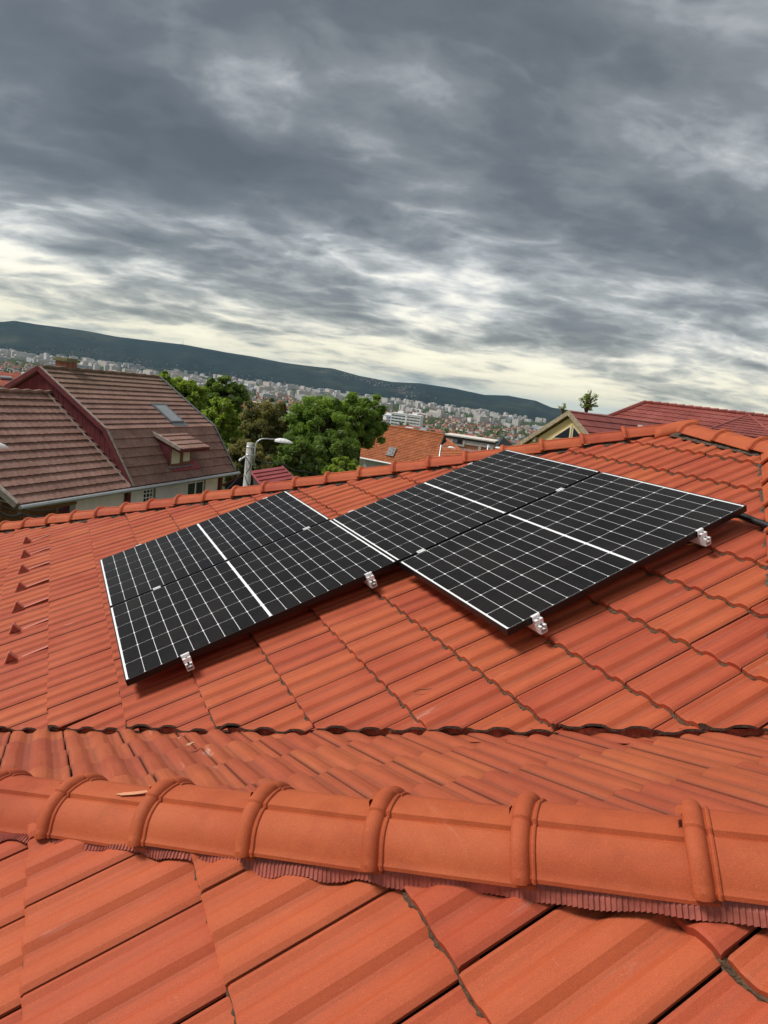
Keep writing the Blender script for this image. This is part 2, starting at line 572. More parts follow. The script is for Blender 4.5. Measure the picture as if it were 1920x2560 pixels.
# valley
va = pan(0.28, 2.81, ZA)
VD = Vector((math.cos(PITCH) * 1, -math.cos(PITCH), math.sin(PITCH))).normalized()
VDh = Vector((1, -1, 0)).normalized()
VDn = Vector((-1, -1, 0)).normalized()                 # horizontal, towards the camera side
# near hip caps
HD = Vector((0.63953, -0.70640, 0.30333)).normalized()
HT = Vector((-0.74132, -0.67115, 0))                   # towards the camera
HW = Vector((-0.20358, 0.22486, 0.95289))
HRIM = Vector((0.0594, -4.4842, 0.6127))               # foot of the front rim at the third collar
HAX = HRIM - HT * 0.115                                # axis at rim level
QB = R(22.8)
UB = Vector((0, -math.cos(QB), math.sin(QB)))          # up the slope of the middle roof
NB = Vector((0, math.sin(QB), math.cos(QB)))
PB = va + Vector((0, 0, -0.022))

slopeA = slopeB = slopeC = None


def plane_point(P0, Nn, x, y):
    return Vector((x, y, P0.z - (Nn.x * (x - P0.x) + Nn.y * (y - P0.y)) / Nn.z))


def deck(name, P0, Nn, xy, drop=0.05, mat=None):
    mb = MB()
    mb.slab([plane_point(P0, Nn, x, y) - Vector((0, 0, drop)) for x, y in xy], Nn, 0.04)
    return child(mb.build(name, mat or underlay))


def line_xy(P, d, t): return (P.x + d.x * t, P.y + d.y * t)


apexL = fb + FHn * 0.115 + FHd * 0.10
ridgeR = ra + RHn * 0.115 - RHd * 0.05
PA0 = pan(0, 0, ZA)
PC0 = pan(0, 0, ZC)
EAVE_X = -2.3
# decks under the tiles (also what closes the roof for other views)
vy0 = va.y - (EAVE_X - va.x)
slopeA = deck('roof_slope', PA0, N, [(EAVE_X, vy0), (EAVE_X, fa.y + (EAVE_X - fa.x) * FH.y / FH.x + .1), (apexL.x, apexL.y), (ridgeR.x, ridgeR.y),
                                   (3.35, -4.35), (va.x + 2.6, va.y - 2.6)])
hx = HAX
slopeB = deck('roof_slope', PB, NB, [(EAVE_X, vy0 - .05), (va.x + 2.6, va.y - 2.66), (hx.x + HD.x * 3.6, hx.y + HD.y * 3.6), (hx.x - HD.x * 3.4, hx.y - HD.y * 3.4), (-2.3, -1.6)][:4])
slopeC = deck('roof_slope', PC0, N, [(hx.x - HD.x * 3.4, hx.y - HD.y * 3.4), (hx.x + HD.x * 3.6, hx.y + HD.y * 3.6), (hx.x + HD.x * 3.6, -7.5), (hx.x - HD.x * 3.4, -7.5)])

tmA = tile_mesh('tile', tile_x, facet=True)
tmB = tile_mesh('tile', tile_y)
# panel roof ---------------------------------------------------------------------------------
# courses: butts at u = 2.73 - 0.392 k; joints at v = 3.48 + 0.2525 k
OA = pan(2.725 - TG * 13, 3.485 - TW * 30, ZA - AMP * .5)
cutA = [(va + VDn * 0.020, VDn), (fa + FHn * 0.03, FHn), (pan(4.60, 0, ZA), Vector((1, 0, 0))), (ra + RHn * 0.03, RHn), (Vector((-2.25, 0, 0)), Vector((-1, 0, 0)))]
sp_p = on_plane(262, 1786, PA0, N) - OA
lay_tiles(slopeA, tmA, OA, V, U, N, -2, 44, -3, 21, cutA, special={(int(sp_p.dot(V) // TW), int(sp_p.dot(U) // TG)): .075})
# near roof
OC = pan(0.0, 0.0, ZC - AMP * .5)
JU, JV = None, None
pj = on_plane(570, 2475, pan(0, 0, ZC), N)
ju = pj.dot(U); jv = pj.dot(V)
OC = pan(ju - TG * 6, jv - TW * 10, ZC - AMP * .5)
tmC = tile_mesh('tile', tile_near, gap=0.0038, facet=True)
hipn = Vector((HD.y, -HD.x, 0)).normalized()            # towards the camera
cutC = [(HAX + HT * 0.075, -hipn if hipn.dot(HT) > 0 else hipn), (Vector((-2.3, 0, 0)), Vector((-1, 0, 0)))]
lay_tiles(slopeC, tmC, OC, V, U, N, 0, 22, 0, 14, cutC)
# middle roof: looking up its slope, right is -X
OBx = on_plane(289, 1817, PB, NB)
OBy = on_plane(380, 1930, PB, NB)
OB = plane_point(PB, NB, OBx.x + TW * 16, 0)
kB = (OBy - OB).dot(UB)
OB = OB + UB * (kB - TG * 12) - NB * AMP * .6
cutB = [(va + VDn * -0.035, -VDn), (HAX + HT * 0.03, HT), (Vector((-2.3, 0, 0)), Vector((-1, 0, 0)))]
lay_tiles(slopeB, tmB, OB, Vector((-1, 0, 0)), UB, NB, 0, 34, -6, 22, cutB)
# valley gutter of red sheet under the cut tiles
mb = MB()
for a, b in ((-0.02, 0.075),):
    P, Q = va + VD * -3.6, va + VD * 4.0
    q = [P - VDn * .10 - N * .045, Q - VDn * .10 - N * .045, Q + VDn * .012 - Vector((0, 0, .052)), P + VDn * .012 - Vector((0, 0, .052))]
    mb.add(q, [(0, 1, 2, 3)])
    q = [P + VDn * .012 - Vector((0, 0, .052)), Q + VDn * .012 - Vector((0, 0, .052)), Q + VDn * .12 + NB * -.012, P + VDn * .12 + NB * -.012]
    mb.add(q, [(0, 1, 2, 3)])
child(mb.build('valley_gutter', red_sheet))
mb = MB(); fr_ = random.Random(77)
prev_ = None
for i in range(330):
    q = va + VD * (-3.7 + i * .0235) - VDn * (.005 + fr_.uniform(-.005, .005))
    a_ = q + Vector((0, 0, -.012 + fr_.uniform(-.004, .003))); b_ = q + VDn * .012 - Vector((0, 0, .075))
    mb.v += [tuple(a_), tuple(b_)]
    if i: mb.f.append((2 * i - 2, 2 * i, 2 * i + 1, 2 * i - 1)); mb.m.append(0)
child(mb.build('valley_mortar', simple('stained_mortar', (.36, .105, .062), .95, var=.45, scale=30, bump=.8, bscale=90, coords='Pos'), fix=False))

# moss and dirt packed under the butts of the courses ------------------------------------------


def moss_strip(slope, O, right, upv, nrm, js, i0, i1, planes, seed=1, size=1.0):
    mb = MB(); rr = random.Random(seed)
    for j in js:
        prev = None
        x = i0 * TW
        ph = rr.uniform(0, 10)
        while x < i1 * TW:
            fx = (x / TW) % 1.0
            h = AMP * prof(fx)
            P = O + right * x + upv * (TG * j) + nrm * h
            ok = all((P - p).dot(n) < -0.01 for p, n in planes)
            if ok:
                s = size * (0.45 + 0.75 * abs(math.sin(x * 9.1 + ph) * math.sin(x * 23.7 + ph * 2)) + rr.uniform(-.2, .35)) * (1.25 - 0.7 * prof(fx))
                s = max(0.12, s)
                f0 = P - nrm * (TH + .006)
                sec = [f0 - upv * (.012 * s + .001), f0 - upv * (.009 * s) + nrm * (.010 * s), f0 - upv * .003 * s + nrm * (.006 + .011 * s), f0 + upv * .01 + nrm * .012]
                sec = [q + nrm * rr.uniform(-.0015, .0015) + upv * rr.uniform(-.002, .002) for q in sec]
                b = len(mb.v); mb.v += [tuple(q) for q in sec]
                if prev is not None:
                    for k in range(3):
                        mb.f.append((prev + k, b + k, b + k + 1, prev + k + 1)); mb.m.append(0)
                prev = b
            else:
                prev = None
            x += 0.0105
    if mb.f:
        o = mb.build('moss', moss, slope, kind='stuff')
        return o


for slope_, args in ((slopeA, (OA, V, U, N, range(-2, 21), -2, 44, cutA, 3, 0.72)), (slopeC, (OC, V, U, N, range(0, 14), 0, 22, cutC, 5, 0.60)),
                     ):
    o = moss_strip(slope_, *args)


def fix_children():
    """tiles and moss were laid in world coordinates under the slopes"""
    for sl_ in (slopeA, slopeB, slopeC):
        pass


flush_tiles(300)
for o in list(COL.objects):
    if o.parent in (slopeA, slopeB, slopeC):
        o.matrix_parent_inverse = Matrix.Identity(4)


# ------------------------------------------------------------------ ridge and hip caps
def cap_profile():
    half = [(.122, -.004), (.1205, .004), (.115, .009), (.111, .016), (.103, .030), (.092, .044), (.077, .056), (.060, .0645), (.047, .0685),
            (.0415, .0660), (.0375, .0655), (.0335, .0765), (.017, .0790)]
    return half + [(0, .0795)] + [(-a, b) for a, b in half[::-1]]


def cap_mesh(name, L=0.385):
    """mouth (collar) at y=0 looking down the hip, body runs towards +y; x across, z up"""
    P = cap_profile(); n = len(P)
    nor = []
    for i in range(n):
        a = P[max(i - 1, 0)]; c = P[min(i + 1, n - 1)]
        tx, tz = c[0] - a[0], c[1] - a[1]
        l = math.hypot(tx, tz); nor.append((tz / l, -tx / l))
    if nor[n // 2][1] < 0: nor = [(-a, -b) for a, b in nor]
    #      y     outward offset
    st = [(0.0, .0060), (.0015, .0105), (.005, .0148), (.011, .0178), (.019, .0188), (.027, .0175), (.0335, .0135), (.0380, .0075), (.0400, .0028), (.0430, .0014), (.0445, .0050),
          (.0480, .0075), (.0515, .0058), (.0535, .0010), (.085, .0), (.20, -.001), (L, -.0045)]
    mb = MB()
    bow = lambda x, y: .004 * (abs(x) / .12) ** 2 * max(0, 1 - y / .15)
    for (y, off) in st:
        for (x, z), (nx_, nz_) in zip(P, nor):
            mb.v.append((x + nx_ * off, y + bow(x, y), z + nz_ * off - .012 * y / L))
    for a in range(len(st) - 1):
        for i in range(n - 1):
            mb.f.append((a * n + i, a * n + i + 1, (a + 1) * n + i + 1, (a + 1) * n + i)); mb.m.append(0)
    b = len(mb.v)
    for (y, off) in ((0.001, -.004), (L, -.016)):
        for (x, z), (nx_, nz_) in zip(P, nor):
            mb.v.append((x + nx_ * off, y + bow(x, y), z + nz_ * off - .012 * y / L))
    for i in range(n - 1):
        mb.f.append((b + i, b + i + 1, i + 1, i)); mb.m.append(0)
        mb.f.append((b + i + 1, b + i, b + n + i, b + n + i + 1)); mb.m.append(0)
        e = (len(st) - 1) * n
        mb.f.append((e + i, e + i + 1, b + n + i + 1, b + n + i)); mb.m.append(0)
    me = mb.mesh(name, [cap_mat])
    bm = bmesh.new(); bm.from_mesh(me); bmesh.ops.recalc_face_normals(bm, faces=bm.faces)
    for f in bm.faces: f.smooth = True
    for e in bm.edges:
        if len(e.link_faces) == 2 and e.calc_face_angle() > R(28): e.smooth = False
    bm.to_mesh(me); bm.free()
    ul = me.uv_layers.new(name='UVMap')
    for lp in me.loops: ul.data[lp.index].uv = (0.4, 0.5)
    return me


cap_me = cap_mesh('hip_tile')
cl = MB()   # storm clip hooked over the mouth of a cap
pts = [(-.004, 0.012, .088), (-.004, -.004, .092), (-.004, -.010, .085), (-.004, -.011, .070)]
for a, b in zip(pts, pts[1:]):
    cl.add([(a[0] - .016, a[1], a[2]), (a[0] + .016, a[1], a[2]), (b[0] + .016, b[1], b[2]), (b[0] - .016, b[1], b[2])], [(0, 1, 2, 3)])
cl.add([(-.020, .012, .0885), (.012, .012, .0885), (.012, .034, .0915), (-.020, .034, .0905)], [(0, 1, 2, 3)])
clip_me = cl.mesh('ridge_clip', [cap_mat])


def cap_row(P0, d, count, spacing, t_in=None, clip=False, k0=0, tilt=0.022, jit=0.004, seed=0):
    """caps along d (uphill); P0 = point on axis at rim level for the mouth of cap 0"""
    d = d.normalized()
    side = d.cross(Vector((0, 0, 1))).normalized()
    up = side.cross(d).normalized()
    rr = random.Random(seed)
    out = []
    for k in range(k0, count):
        Mx = Matrix.Identity(4)
        for c, ax in enumerate((side, d, up)):
            for q in range(3): Mx[q][c] = ax[q]
        Mx.translation = P0 + d * spacing * k + side * rr.uniform(-jit, jit) + up * rr.uniform(0, jit * .7)
        Mx = Mx @ Matrix.Rotation(rr.uniform(-.012, .012), 4, 'Z') @ Matrix.Rotation(rr.uniform(-.02, .02), 4, 'Y') @ Matrix.Rotation(-tilt, 4, 'X')
        o = child(link_mesh('hip_tile', cap_me))
        o.matrix_basis = Mx
        if clip:
            c = link_mesh('ridge_clip', clip_me, o)
        out.append(o)
    return out


SP = 0.335
near_caps = cap_row(HAX + HW * .004 - HD * (2.0 * SP + .045), HD, 8, SP, clip=True, k0=-6, tilt=.02, jit=.003, seed=4)
far_len = (apexL - (fa + FHn * .115)).length
far_axis0 = fa + FHn * 0.115 + Vector((0, 0, .022))
cap_row(far_axis0 - FHd * 1.1, FHd, int((far_len + 1.1) / .352), .352, clip=False, tilt=.008, jit=.006, seed=9)
# short ridge at the top and the hip on the right
RD = (ridgeR - apexL).normalized()
rl = (ridgeR - apexL).length
# apex cap: larger hood covering the joint
cap_row(apexL + RD * .16 + Vector((0, 0, .02)), RD, 3, .36, tilt=.008, jit=.003, seed=12)
right_start = rb + RHn * .115 + RHd * 2.0
cap_row(right_start + Vector((0, 0, .022)), -RHd, int(((right_start - ridgeR).length) / .352) + 1, .352, tilt=.02, jit=.005, seed=14)
mb = MB()
hoodc = apexL + Vector((0, 0, -.03))
seg = 14; ringn = 7
for j in range(ringn):
    fj = j / (ringn - 1)
    for i in range(seg + 1):
        a = PI * i / seg
        w_ = .150 - .012 * fj
        q = hoodc + FHd * (-.17 + .34 * fj) * 1.0 + FHn * math.cos(a) * w_ + Vector((0, 0, 1)) * (math.sin(a) ** .75 * (.115 - .02 * abs(fj - .5)) + .015 * fj)
        mb.v.append(tuple(q))
for j in range(ringn - 1):
    for i in range(seg):
        mb.f.append((j * (seg + 1) + i, j * (seg + 1) + i + 1, (j + 1) * (seg + 1) + i + 1, (j + 1) * (seg + 1) + i)); mb.m.append(0)
me = mb.mesh('apex_hood', [cap_mat], True)
me.uv_layers.new(name='UVMap')
apex = child(link_mesh('apex_hood', me))
sm = apex.modifiers.new('thick', 'SOLIDIFY'); sm.thickness = .014

# bare patch on the third cap (chipped coating)
# ------------------------------------------------------------------ pleated flashing under the near caps
mb = MB()
pitch_ = 0.0105
ncol = int(3.9 / pitch_) * 2
rr = random.Random(21)
for i in range(ncol):
    tt = -1.7 + (i // 2) * pitch_ + (0.0 if i % 2 == 0 else pitch_ * .80)
    base = HRIM + HD * tt
    zig = -.0022 if i % 2 == 0 else .0022
    wob = .006 * math.sin(tt * 7.3 + 1) + .004 * math.sin(tt * 19.1) + .003 * math.sin(tt * 41) + rr.uniform(-.0008, .0008)
    g_ = (tt + 1.7) / 2.8
    q0 = base - HT * .030 - HW * .006
    q1 = base - HT * .006 - HW * .006
    q2 = base + HT * (.030 - .014 * min(1, g_) + wob)
    s_ = (q2 - PC0).dot(N)
    jx = ((q2 - OC).dot(V) / TW) % 1.0
    low_ = AMP * prof(jx) * .8 - AMP * .5 + .006
    q2 = q2 - N * min((s_ - low_) * .95, .046 + .004 * math.sin(tt * 5))
    for q in (q0, q1 + N * zig * .6, q1.lerp(q2, .5) + N * (.003 + zig), q2 + N * zig): mb.v.append(tuple(q))
    if i:
        b = i * 4
        for k in range(3):
            mb.f.append((b - 4 + k, b + k, b + k + 1, b - 4 + k + 1)); mb.m.append(0)
fr = child(mb.build('pleated_flashing', fringe_mat, fix=False))
# crumpled dark flashing under the far caps, ridge and right hip


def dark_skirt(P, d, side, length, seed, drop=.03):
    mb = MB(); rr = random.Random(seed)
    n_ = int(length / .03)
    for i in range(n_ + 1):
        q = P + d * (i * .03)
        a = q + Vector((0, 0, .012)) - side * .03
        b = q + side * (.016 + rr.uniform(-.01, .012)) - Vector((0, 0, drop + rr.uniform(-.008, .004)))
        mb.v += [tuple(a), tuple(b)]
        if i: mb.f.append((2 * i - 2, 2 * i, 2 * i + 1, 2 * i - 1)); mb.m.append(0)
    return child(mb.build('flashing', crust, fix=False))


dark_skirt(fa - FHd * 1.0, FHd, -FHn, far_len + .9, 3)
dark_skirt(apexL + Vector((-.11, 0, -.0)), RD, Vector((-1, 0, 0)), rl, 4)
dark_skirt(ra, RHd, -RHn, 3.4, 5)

# back slopes, gable strips and walls of our own house, so that the roof is a body
mb = MB()
bk = fa - FHd * 1.5 + FHn * .115
z0 = plane_point(PA0, N, EAVE_X, 0).z
far_eave = 7.5
mb.slab([(EAVE_X, bk.y + .4, z0 - .05), tuple(apexL - Vector((0, 0, .06))), (apexL.x, far_eave - 2, z0 - .3), (EAVE_X, far_eave - 2, z0 - .3)], (0, .5, 1), .04)
child(mb.build('roof_slope', red_sheet))
mb = MB()
mb.slab([tuple(apexL - Vector((0, 0, .08))), tuple(ridgeR - Vector((0, 0, .08))), (9.2, ridgeR.y - 4, z0), (9.2, far_eave - 2, z0)], (.5, 0, 1), .04)
child(mb.build('roof_slope', red_sheet))
mb = MB()
mb.slab([tuple(ridgeR - Vector((0, 0, .08))), tuple(right_start - Vector((0, 0, .08))), (6.5, right_start.y - .8, z0 + .1), (9.2, ridgeR.y - 4, z0)], (.3, -.5, 1), .04)
child(mb.build('roof_slope', red_sheet))
plaster = simple('cream_plaster', (0.62, 0.58, 0.48), 0.9, var=.1, scale=1.5, bump=.2, bscale=40)
mb = MB()
mb.box2((-1.9, -7.2, -6.6), (-1.75, 4.6, z0 - .15)); mb.box2((-1.9, 4.6, -6.6), (8.6, 4.75, z0 - .35)); mb.box2((8.45, -7.2, -6.6), (8.6, 4.6, z0 - .2))
child(mb.build('wall', plaster))

# ------------------------------------------------------------------ solar panels
PL, PW_ = 1.722, 1.134
CU, CV = 0.0930, 0.1857


def cell_mesh():
    mb = MB()
    a, b, c = CU / 2 - .0014, CV / 2 - .0014, .006
    q = [(-a + c, -b), (a - c, -b), (a, -b + c), (a, b - c), (a - c, b), (-a + c, b), (-a, b - c), (-a, -b + c)]
    mb.add([(x, y, 0) for x, y in q] + [(x, y, -.0004) for x, y in q], [tuple(range(8))] + [(i, (i + 1) % 8, 8 + (i + 1) % 8, 8 + i)[::-1] for i in range(8)])
    me = mb.mesh('cell', cell_mat)
    ul = me.uv_layers.new(name='UVMap')
    for lp in me.loops:
        v = me.vertices[lp.vertex_index].co
        ul.data[lp.index].uv = (v.x / CU + .5, v.y / CV + .5)
    return me


cme = cell_mesh()
fm = MB()
for (x0, x1, y0, y1) in ((0, PL, 0, .0085), (0, PL, PW_ - .0085, PW_), (0, .0060, .0085, PW_ - .0085), (PL - .0060, PL, .0085, PW_ - .0085)):
    fm.box2((x0, -y1, -.035), (x1, -y0, .0016))
# inner return flange below
for (x0, x1, y0, y1) in ((0.01, PL - .01, .0085, .03), (.01, PL - .01, PW_ - .03, PW_ - .0085)):
    fm.box2((x0, -y1, -.035), (x1, -y0, -.033))
frame_me = fm.mesh('frame', black_frame)
sm_ = MB(); sm_.box2((.0060, -PW_ + .0085, -.006), (PL - .0060, -.0085, 0.0))
sheet_me = sm_.mesh('backsheet', sheet_mat)
PM = Matrix.Identity(4)
for k, ax in enumerate((U, -V, N)):
    for q in range(3): PM[q][k] = ax[q]
labels = ['black solar panel at the far left, upper of the left pair by the ridge', 'black solar panel at the near left, lower of the left pair',
          'black solar panel at the back of the right pair, nearest the hip tiles', 'black solar panel nearest the right edge, front of the right pair']
for (ou, ov), lb in zip(((0, 0), (0, 1), (1, 1), (1, 2)), labels):
    p_ = bpy.data.objects.new('solar_panel', None); COL.objects.link(p_)
    Mx = PM.copy(); Mx.translation = pan(ou * (PL + .005), ov * (PW_ + .0245), 0)
    p_.matrix_world = Mx
    tag(p_, lb, 'solar panel', 'black framed solar panels on the tiled roof')
    link_mesh('frame', frame_me, p_); link_mesh('backsheet', sheet_me, p_)
    for h in (-1, 1):
        for k in range(9):
            for r_ in range(6):
                x = PL / 2 + h * (.0072 + CU * (k + .5)); y = PW_ / 2 + (r_ - 2.5) * CV
                link_mesh('cell', cme, p_, Matrix.Translation((x, -y, .0006)))

# ------------------------------------------------------------------ rails and clamps


def rail(u, v0, v1, mids, ends, lb):
    o = bpy.data.objects.new('mounting_rail', None); COL.objects.link(o)
    Mx = PM.copy(); Mx.translation = pan(u, v0, .035); o.matrix_world = Mx
    tag(o, lb, 'mounting rail', 'aluminium rails carrying the solar panels')
    L = v1 - v0
    mb = MB()   # C shaped rail, 40 x 42
    for (x0, x1, z0_, z1_) in ((-.020, -.0165, -.042, 0), (.0165, .020, -.042, 0), (-.0165, .0165, -.042, -.0385), (-.0165, .0165, -.022, -.019),
                               (-.0165, -.006, -.0035, 0), (.006, .0165, -.0035, 0)):
        mb.box2((x0, -L, z0_), (x1, 0, z1_))
    mb.build('rail_bar', alu, o)
    for v in ends:        # end clamp: stepped block hooked on the frame edge with a bolt
        y = -(v - v0)
        s = 1 if v > (v0 + v1) / 2 else -1      # side away from the panel
        mb = MB()
        mb.box((0, y + .002 * s, .0385), (.048, .014, .003))             # lip on the panel
        mb.box((0, y - .0065 * s, .020), (.046, .003, .036))             # web against the frame
        mb.box((0, y - .018 * s, .0225), (.046, .022, .004))              # bolt shelf
        mb.box((0, y - .028 * s, .011), (.046, .003, .022))
        mb.box((-.010, y - .020 * s, .003), (.010, .030, .006)); mb.box((.012, y - .020 * s, .003), (.008, .030, .006))
        mb.build('end_clamp', alu, o)
        mb = MB(); mb.tube([(0, y - .018 * s, .024), (0, y - .018 * s, .034)], .0065, 8)
        mb.build('bolt', steel, o)
    for v in mids:
        y = -(v - v0)
        mb = MB()
        mb.box((0, y - .0125, .0385), (.055, .011, .003)); mb.box((0, y + .0125, .0385), (.055, .011, .003)); mb.box((0, y, .0345), (.055, .016, .003))
        mb.build('mid_clamp', alu, o)
    # roof hooks under the rail
    mb = MB()
    v = v0 + .25
    while v < v1:
        y = -(v - v0)
        mb.box((0, y, -.055), (.030, .006, .03)); mb.box((.05, y, -.078), (.13, .030, .006)); mb.box((0, y, -.067), (.03, .03, .03))
        v += .55
    mb.build('roof_hook', steel, o)
    return o


g1 = PW_ + .012
rail(.335, -.05, 2.345, [g1], [0.0, 2.2925], 'aluminium rail under the left end of the left panel pair')
rail(1.515, -.05, 2.345, [g1], [0.0, 2.2925], 'aluminium rail under the left panel pair, ending near the middle of the picture')
rail(1.900, 1.10, 3.505, [2 * PW_ + .037], [PW_ + .0245, 3.451], 'aluminium rail under the lower left end of the right panel pair')
rail(3.060, 1.10, 3.505, [2 * PW_ + .037], [PW_ + .0245, 3.451], 'aluminium rail under the upper right end of the right panel pair')

# ------------------------------------------------------------------ snow guards on the left
sg = MB()
sg.box((.0, .150, .010), (.026, .22, .003))
prs = [(.0, .036, .008), (.0, .008, .076), (.0, -.050, .008)]
sg.slab([Vector((.006, q_[1], q_[2])) for q_ in prs], (1, 0, 0), .012)
for a, b in ((0, 1), (1, 2), (2, 0)):
    A_, B_ = Vector(prs[a]), Vector(prs[b])
    d_ = (B_ - A_); n__ = Vector((1, 0, 0)); t_ = d_.normalized().cross(n__)
    sg.box((A_ + B_) / 2, (d_.length + .004, .044, .009), (d_.normalized(), n__, t_))
sg_me = sg.mesh('snow_guard', [simple('guard_paint', (0.50, 0.165, 0.115), 0.45, var=.1)])
bm = bmesh.new(); bm.from_mesh(sg_me); bmesh.ops.recalc_face_normals(bm, faces=bm.faces); bm.to_mesh(sg_me); bm.free()
pix = [(114, 1622), (114, 1554), (114, 1501), (114, 1453), (114, 1411), (114, 1375), (114, 1343)]
ordw = ['nearest of the seven painted snow guards, lowest in the column', 'second nearest painted snow guard of the column', 'third nearest painted snow guard of the column',
        'fourth painted snow guard, middle of the column', 'fifth painted snow guard counted from the nearest', 'sixth painted snow guard counted from the nearest',
        'farthest of the seven painted snow guards, closest to the hip tiles']
q0 = on_plane(114, 1622, pan(0, 0, ZA), N)
u0 = q0.dot(U); v0_ = q0.dot(V)
jbest = round((u0 - (2.725 - TG * 13)) / TG)
ubutt = 2.725 - TG * 13 + TG * jbest
for k in range(7):
    v_ = on_plane(pix[k][0], pix[k][1], pan(0, 0, ZA), N).dot(V)
    o = link_mesh('snow_guard', sg_me)
    Mx = Matrix.Identity(4)
    for c_, ax in enumerate((V, U, N)):
        for q in range(3): Mx[q][c_] = ax[q]
    Mx.translation = pan(ubutt - .235, v_, ZA - .0 + .012 - .014)
    o.matrix_world = Mx
    tag(o, ordw[k], 'snow guard', 'painted snow guards hooked on the tiles')

# ------------------------------------------------------------------ cables and litter on the roof
def P_on_A(x, y, lift=0.0):
    return on_plane(x, y, pan(0, 0, ZA), N) + N * lift


mb = MB()
pts = [pan(3.35, 3.20, .085), pan(3.46, 3.36, .085)]
for (x, y, l) in ((1812, 1304, .055), (1850, 1306, .05), (1885, 1318, .042), (1925, 1332, .04), (1990, 1352, .04)):
    pts.append(P_on_A(x, y, l))
mb.tube(pts, [.020] * len(pts), 10)
tag(mb.build('cable_conduit', rubber, smooth=True), 'thick black cable conduit running from under the right panel to the picture edge', 'conduit')
yel = simple('yellow_green_wire', (0.30, 0.27, 0.06), 0.5)
mb = MB()
pts = [on_plane(x, y, pan(0, 0, .09), N) for x, y in ((1765, 1345), (1750, 1352), (1735, 1358), (1720, 1362), (1712, 1359), (1709, 1353), (1700, 1340))]
mb.tube(pts, .0028, 6)
tag(mb.build('earth_wire', yel), 'thin yellow green wire hanging below the right panel', 'wire')


def leaf(x, y, plane, Nn, size, col, name, lb, cat):
    c = on_plane(x, y, plane, Nn) + Nn * .022
    mb = MB()
    a = Vector((1, .25, 0)).normalized(); b = Nn.cross(a)
    k = 10
    vs = [c + a * math.cos(2 * PI * i / k) * size + b * math.sin(2 * PI * i / k) * size * .42 * (1 + .25 * math.sin(3 * i)) + Nn * .004 * math.sin(i * 1.7) for i in range(k)]
    mb.slab(vs, Nn, .0012)
    tag(mb.build(name, col), lb, cat)


dry = simple('dry_leaf', (0.58, 0.34, 0.20), .8)
leaf(476, 1873, PB, NB, .021, dry, 'dry_leaf', 'pale dry leaf lying on the middle roof left of centre', 'leaf')
leaf(449, 1858, PB, NB, .009, dry, 'dry_leaf', 'tiny yellow scrap beside the pale dry leaf', 'leaf')
mb = MB()
tw = [P_on_A(1036, 1739, .022), P_on_A(1052, 1736, .03), P_on_A(1070, 1735, .026), P_on_A(1082, 1731, .024)]
mb.tube(tw, [.002, .002, .0018, .001], 5)
tag(mb.build('twig', crust), 'small dark twig lying on the tiles above the valley', 'twig')
# chipped patch on a hip cap
c_ = HAX + HW * .0745 + HT * .006 + HD * (-1.36 * SP)
mb = MB()
shape = [(-.050, .016), (-.025, .022), (.012, .014), (.040, .004), (.050, -.006), (.038, -.014), (.0, -.002), (-.03, .006)]
mb.slab([c_ + HD * a + HT * b * .9 for a, b in shape], HW, .0006)
child(mb.build('bare_patch', chip_mat))

# =================================================================== far setting: land, hills, city
def az_of(d): return math.atan2(d.y, d.x)


SKY = [(0, 805), (35, 802), (100, 812), (200, 825), (300, 843), (400, 855), (457, 861), (560, 880), (640, 893), (700, 905), (760, 914), (830, 921), (900, 940), (980, 955),
       (1050, 958), (1140, 972), (1210, 987), (1270, 989), (1340, 1002), (1380, 1019), (1420, 1025), (1480, 1033), (1560, 1041), (1700, 1068), (1920, 1105)]
sk = []
for x_, y_ in SKY:
    d_ = pix_dir(x_, y_)
    sk.append((az_of(d_), d_.z / math.hypot(d_.x, d_.y)))
sk.sort()
skaz = [a for a, b in sk]; skt = [b for a, b in sk]
CREST, BASE = 7200.0, 4900.0


def land(d):
    """height of the land d metres from the house"""
    return float(np.interp(d, [0, 14, 50, 110, 300, 750, 1300, 2200, 60000], [-6.6, -6.9, -11, -17, -31, -46, -76, -88, -88]))


def crest_z(az):
    return CAM.z + float(np.interp(az, skaz, skt)) * CREST


def terrain():
    front = np.arange(skaz[0] - .25, skaz[-1] + .25, R(.16))
    rest = np.linspace(front[-1], front[0] + 2 * PI, 60)[1:-1]
    azs = list(front) + list(rest)
    ds = [0, 8, 20, 40, 70, 110, 170, 250, 360, 500, 700, 950, 1300, 1700, 2300, 3000, 3800, 4400] + list(np.linspace(BASE - 200, CREST, 26)) + [7800, 9000, 12000, 26000]
    prng = random.Random(5)
    ph = [(prng.uniform(0, 6), prng.uniform(20, 160), prng.uniform(.5, 1)) for _ in range(8)]
    V_, F_ = [], []
    for d in ds:
        for a in azs:
            z = land(d)
            if d > BASE - 250:
                f = min(1, max(0, (d - BASE + 200) / (CREST - BASE + 200)))
                f2 = f * f * (3 - 2 * f)
                wob = sum(math.sin(a * k + p + d * .0011 * (i % 3)) * w for i, (p, k, w) in enumerate(ph)) / 8
                z = z + (crest_z(a) - z) * (f2 + .10 * wob * f * (1 - f) * 4)
                if d > CREST: z = z - (d - CREST) * .06
                z = max(z, -300)
            z += 0
            V_.append((CAM.x + d * math.cos(a), CAM.y + d * math.sin(a), z))
    n = len(azs)
    for j in range(len(ds) - 1):
        for i in range(n):
            F_.append((j * n + i, j * n + (i + 1) % n, (j + 1) * n + (i + 1) % n, (j + 1) * n + i))
    me = bpy.data.meshes.new('ground'); me.from_pydata(V_, [], F_)
    return me, n, len(ds)


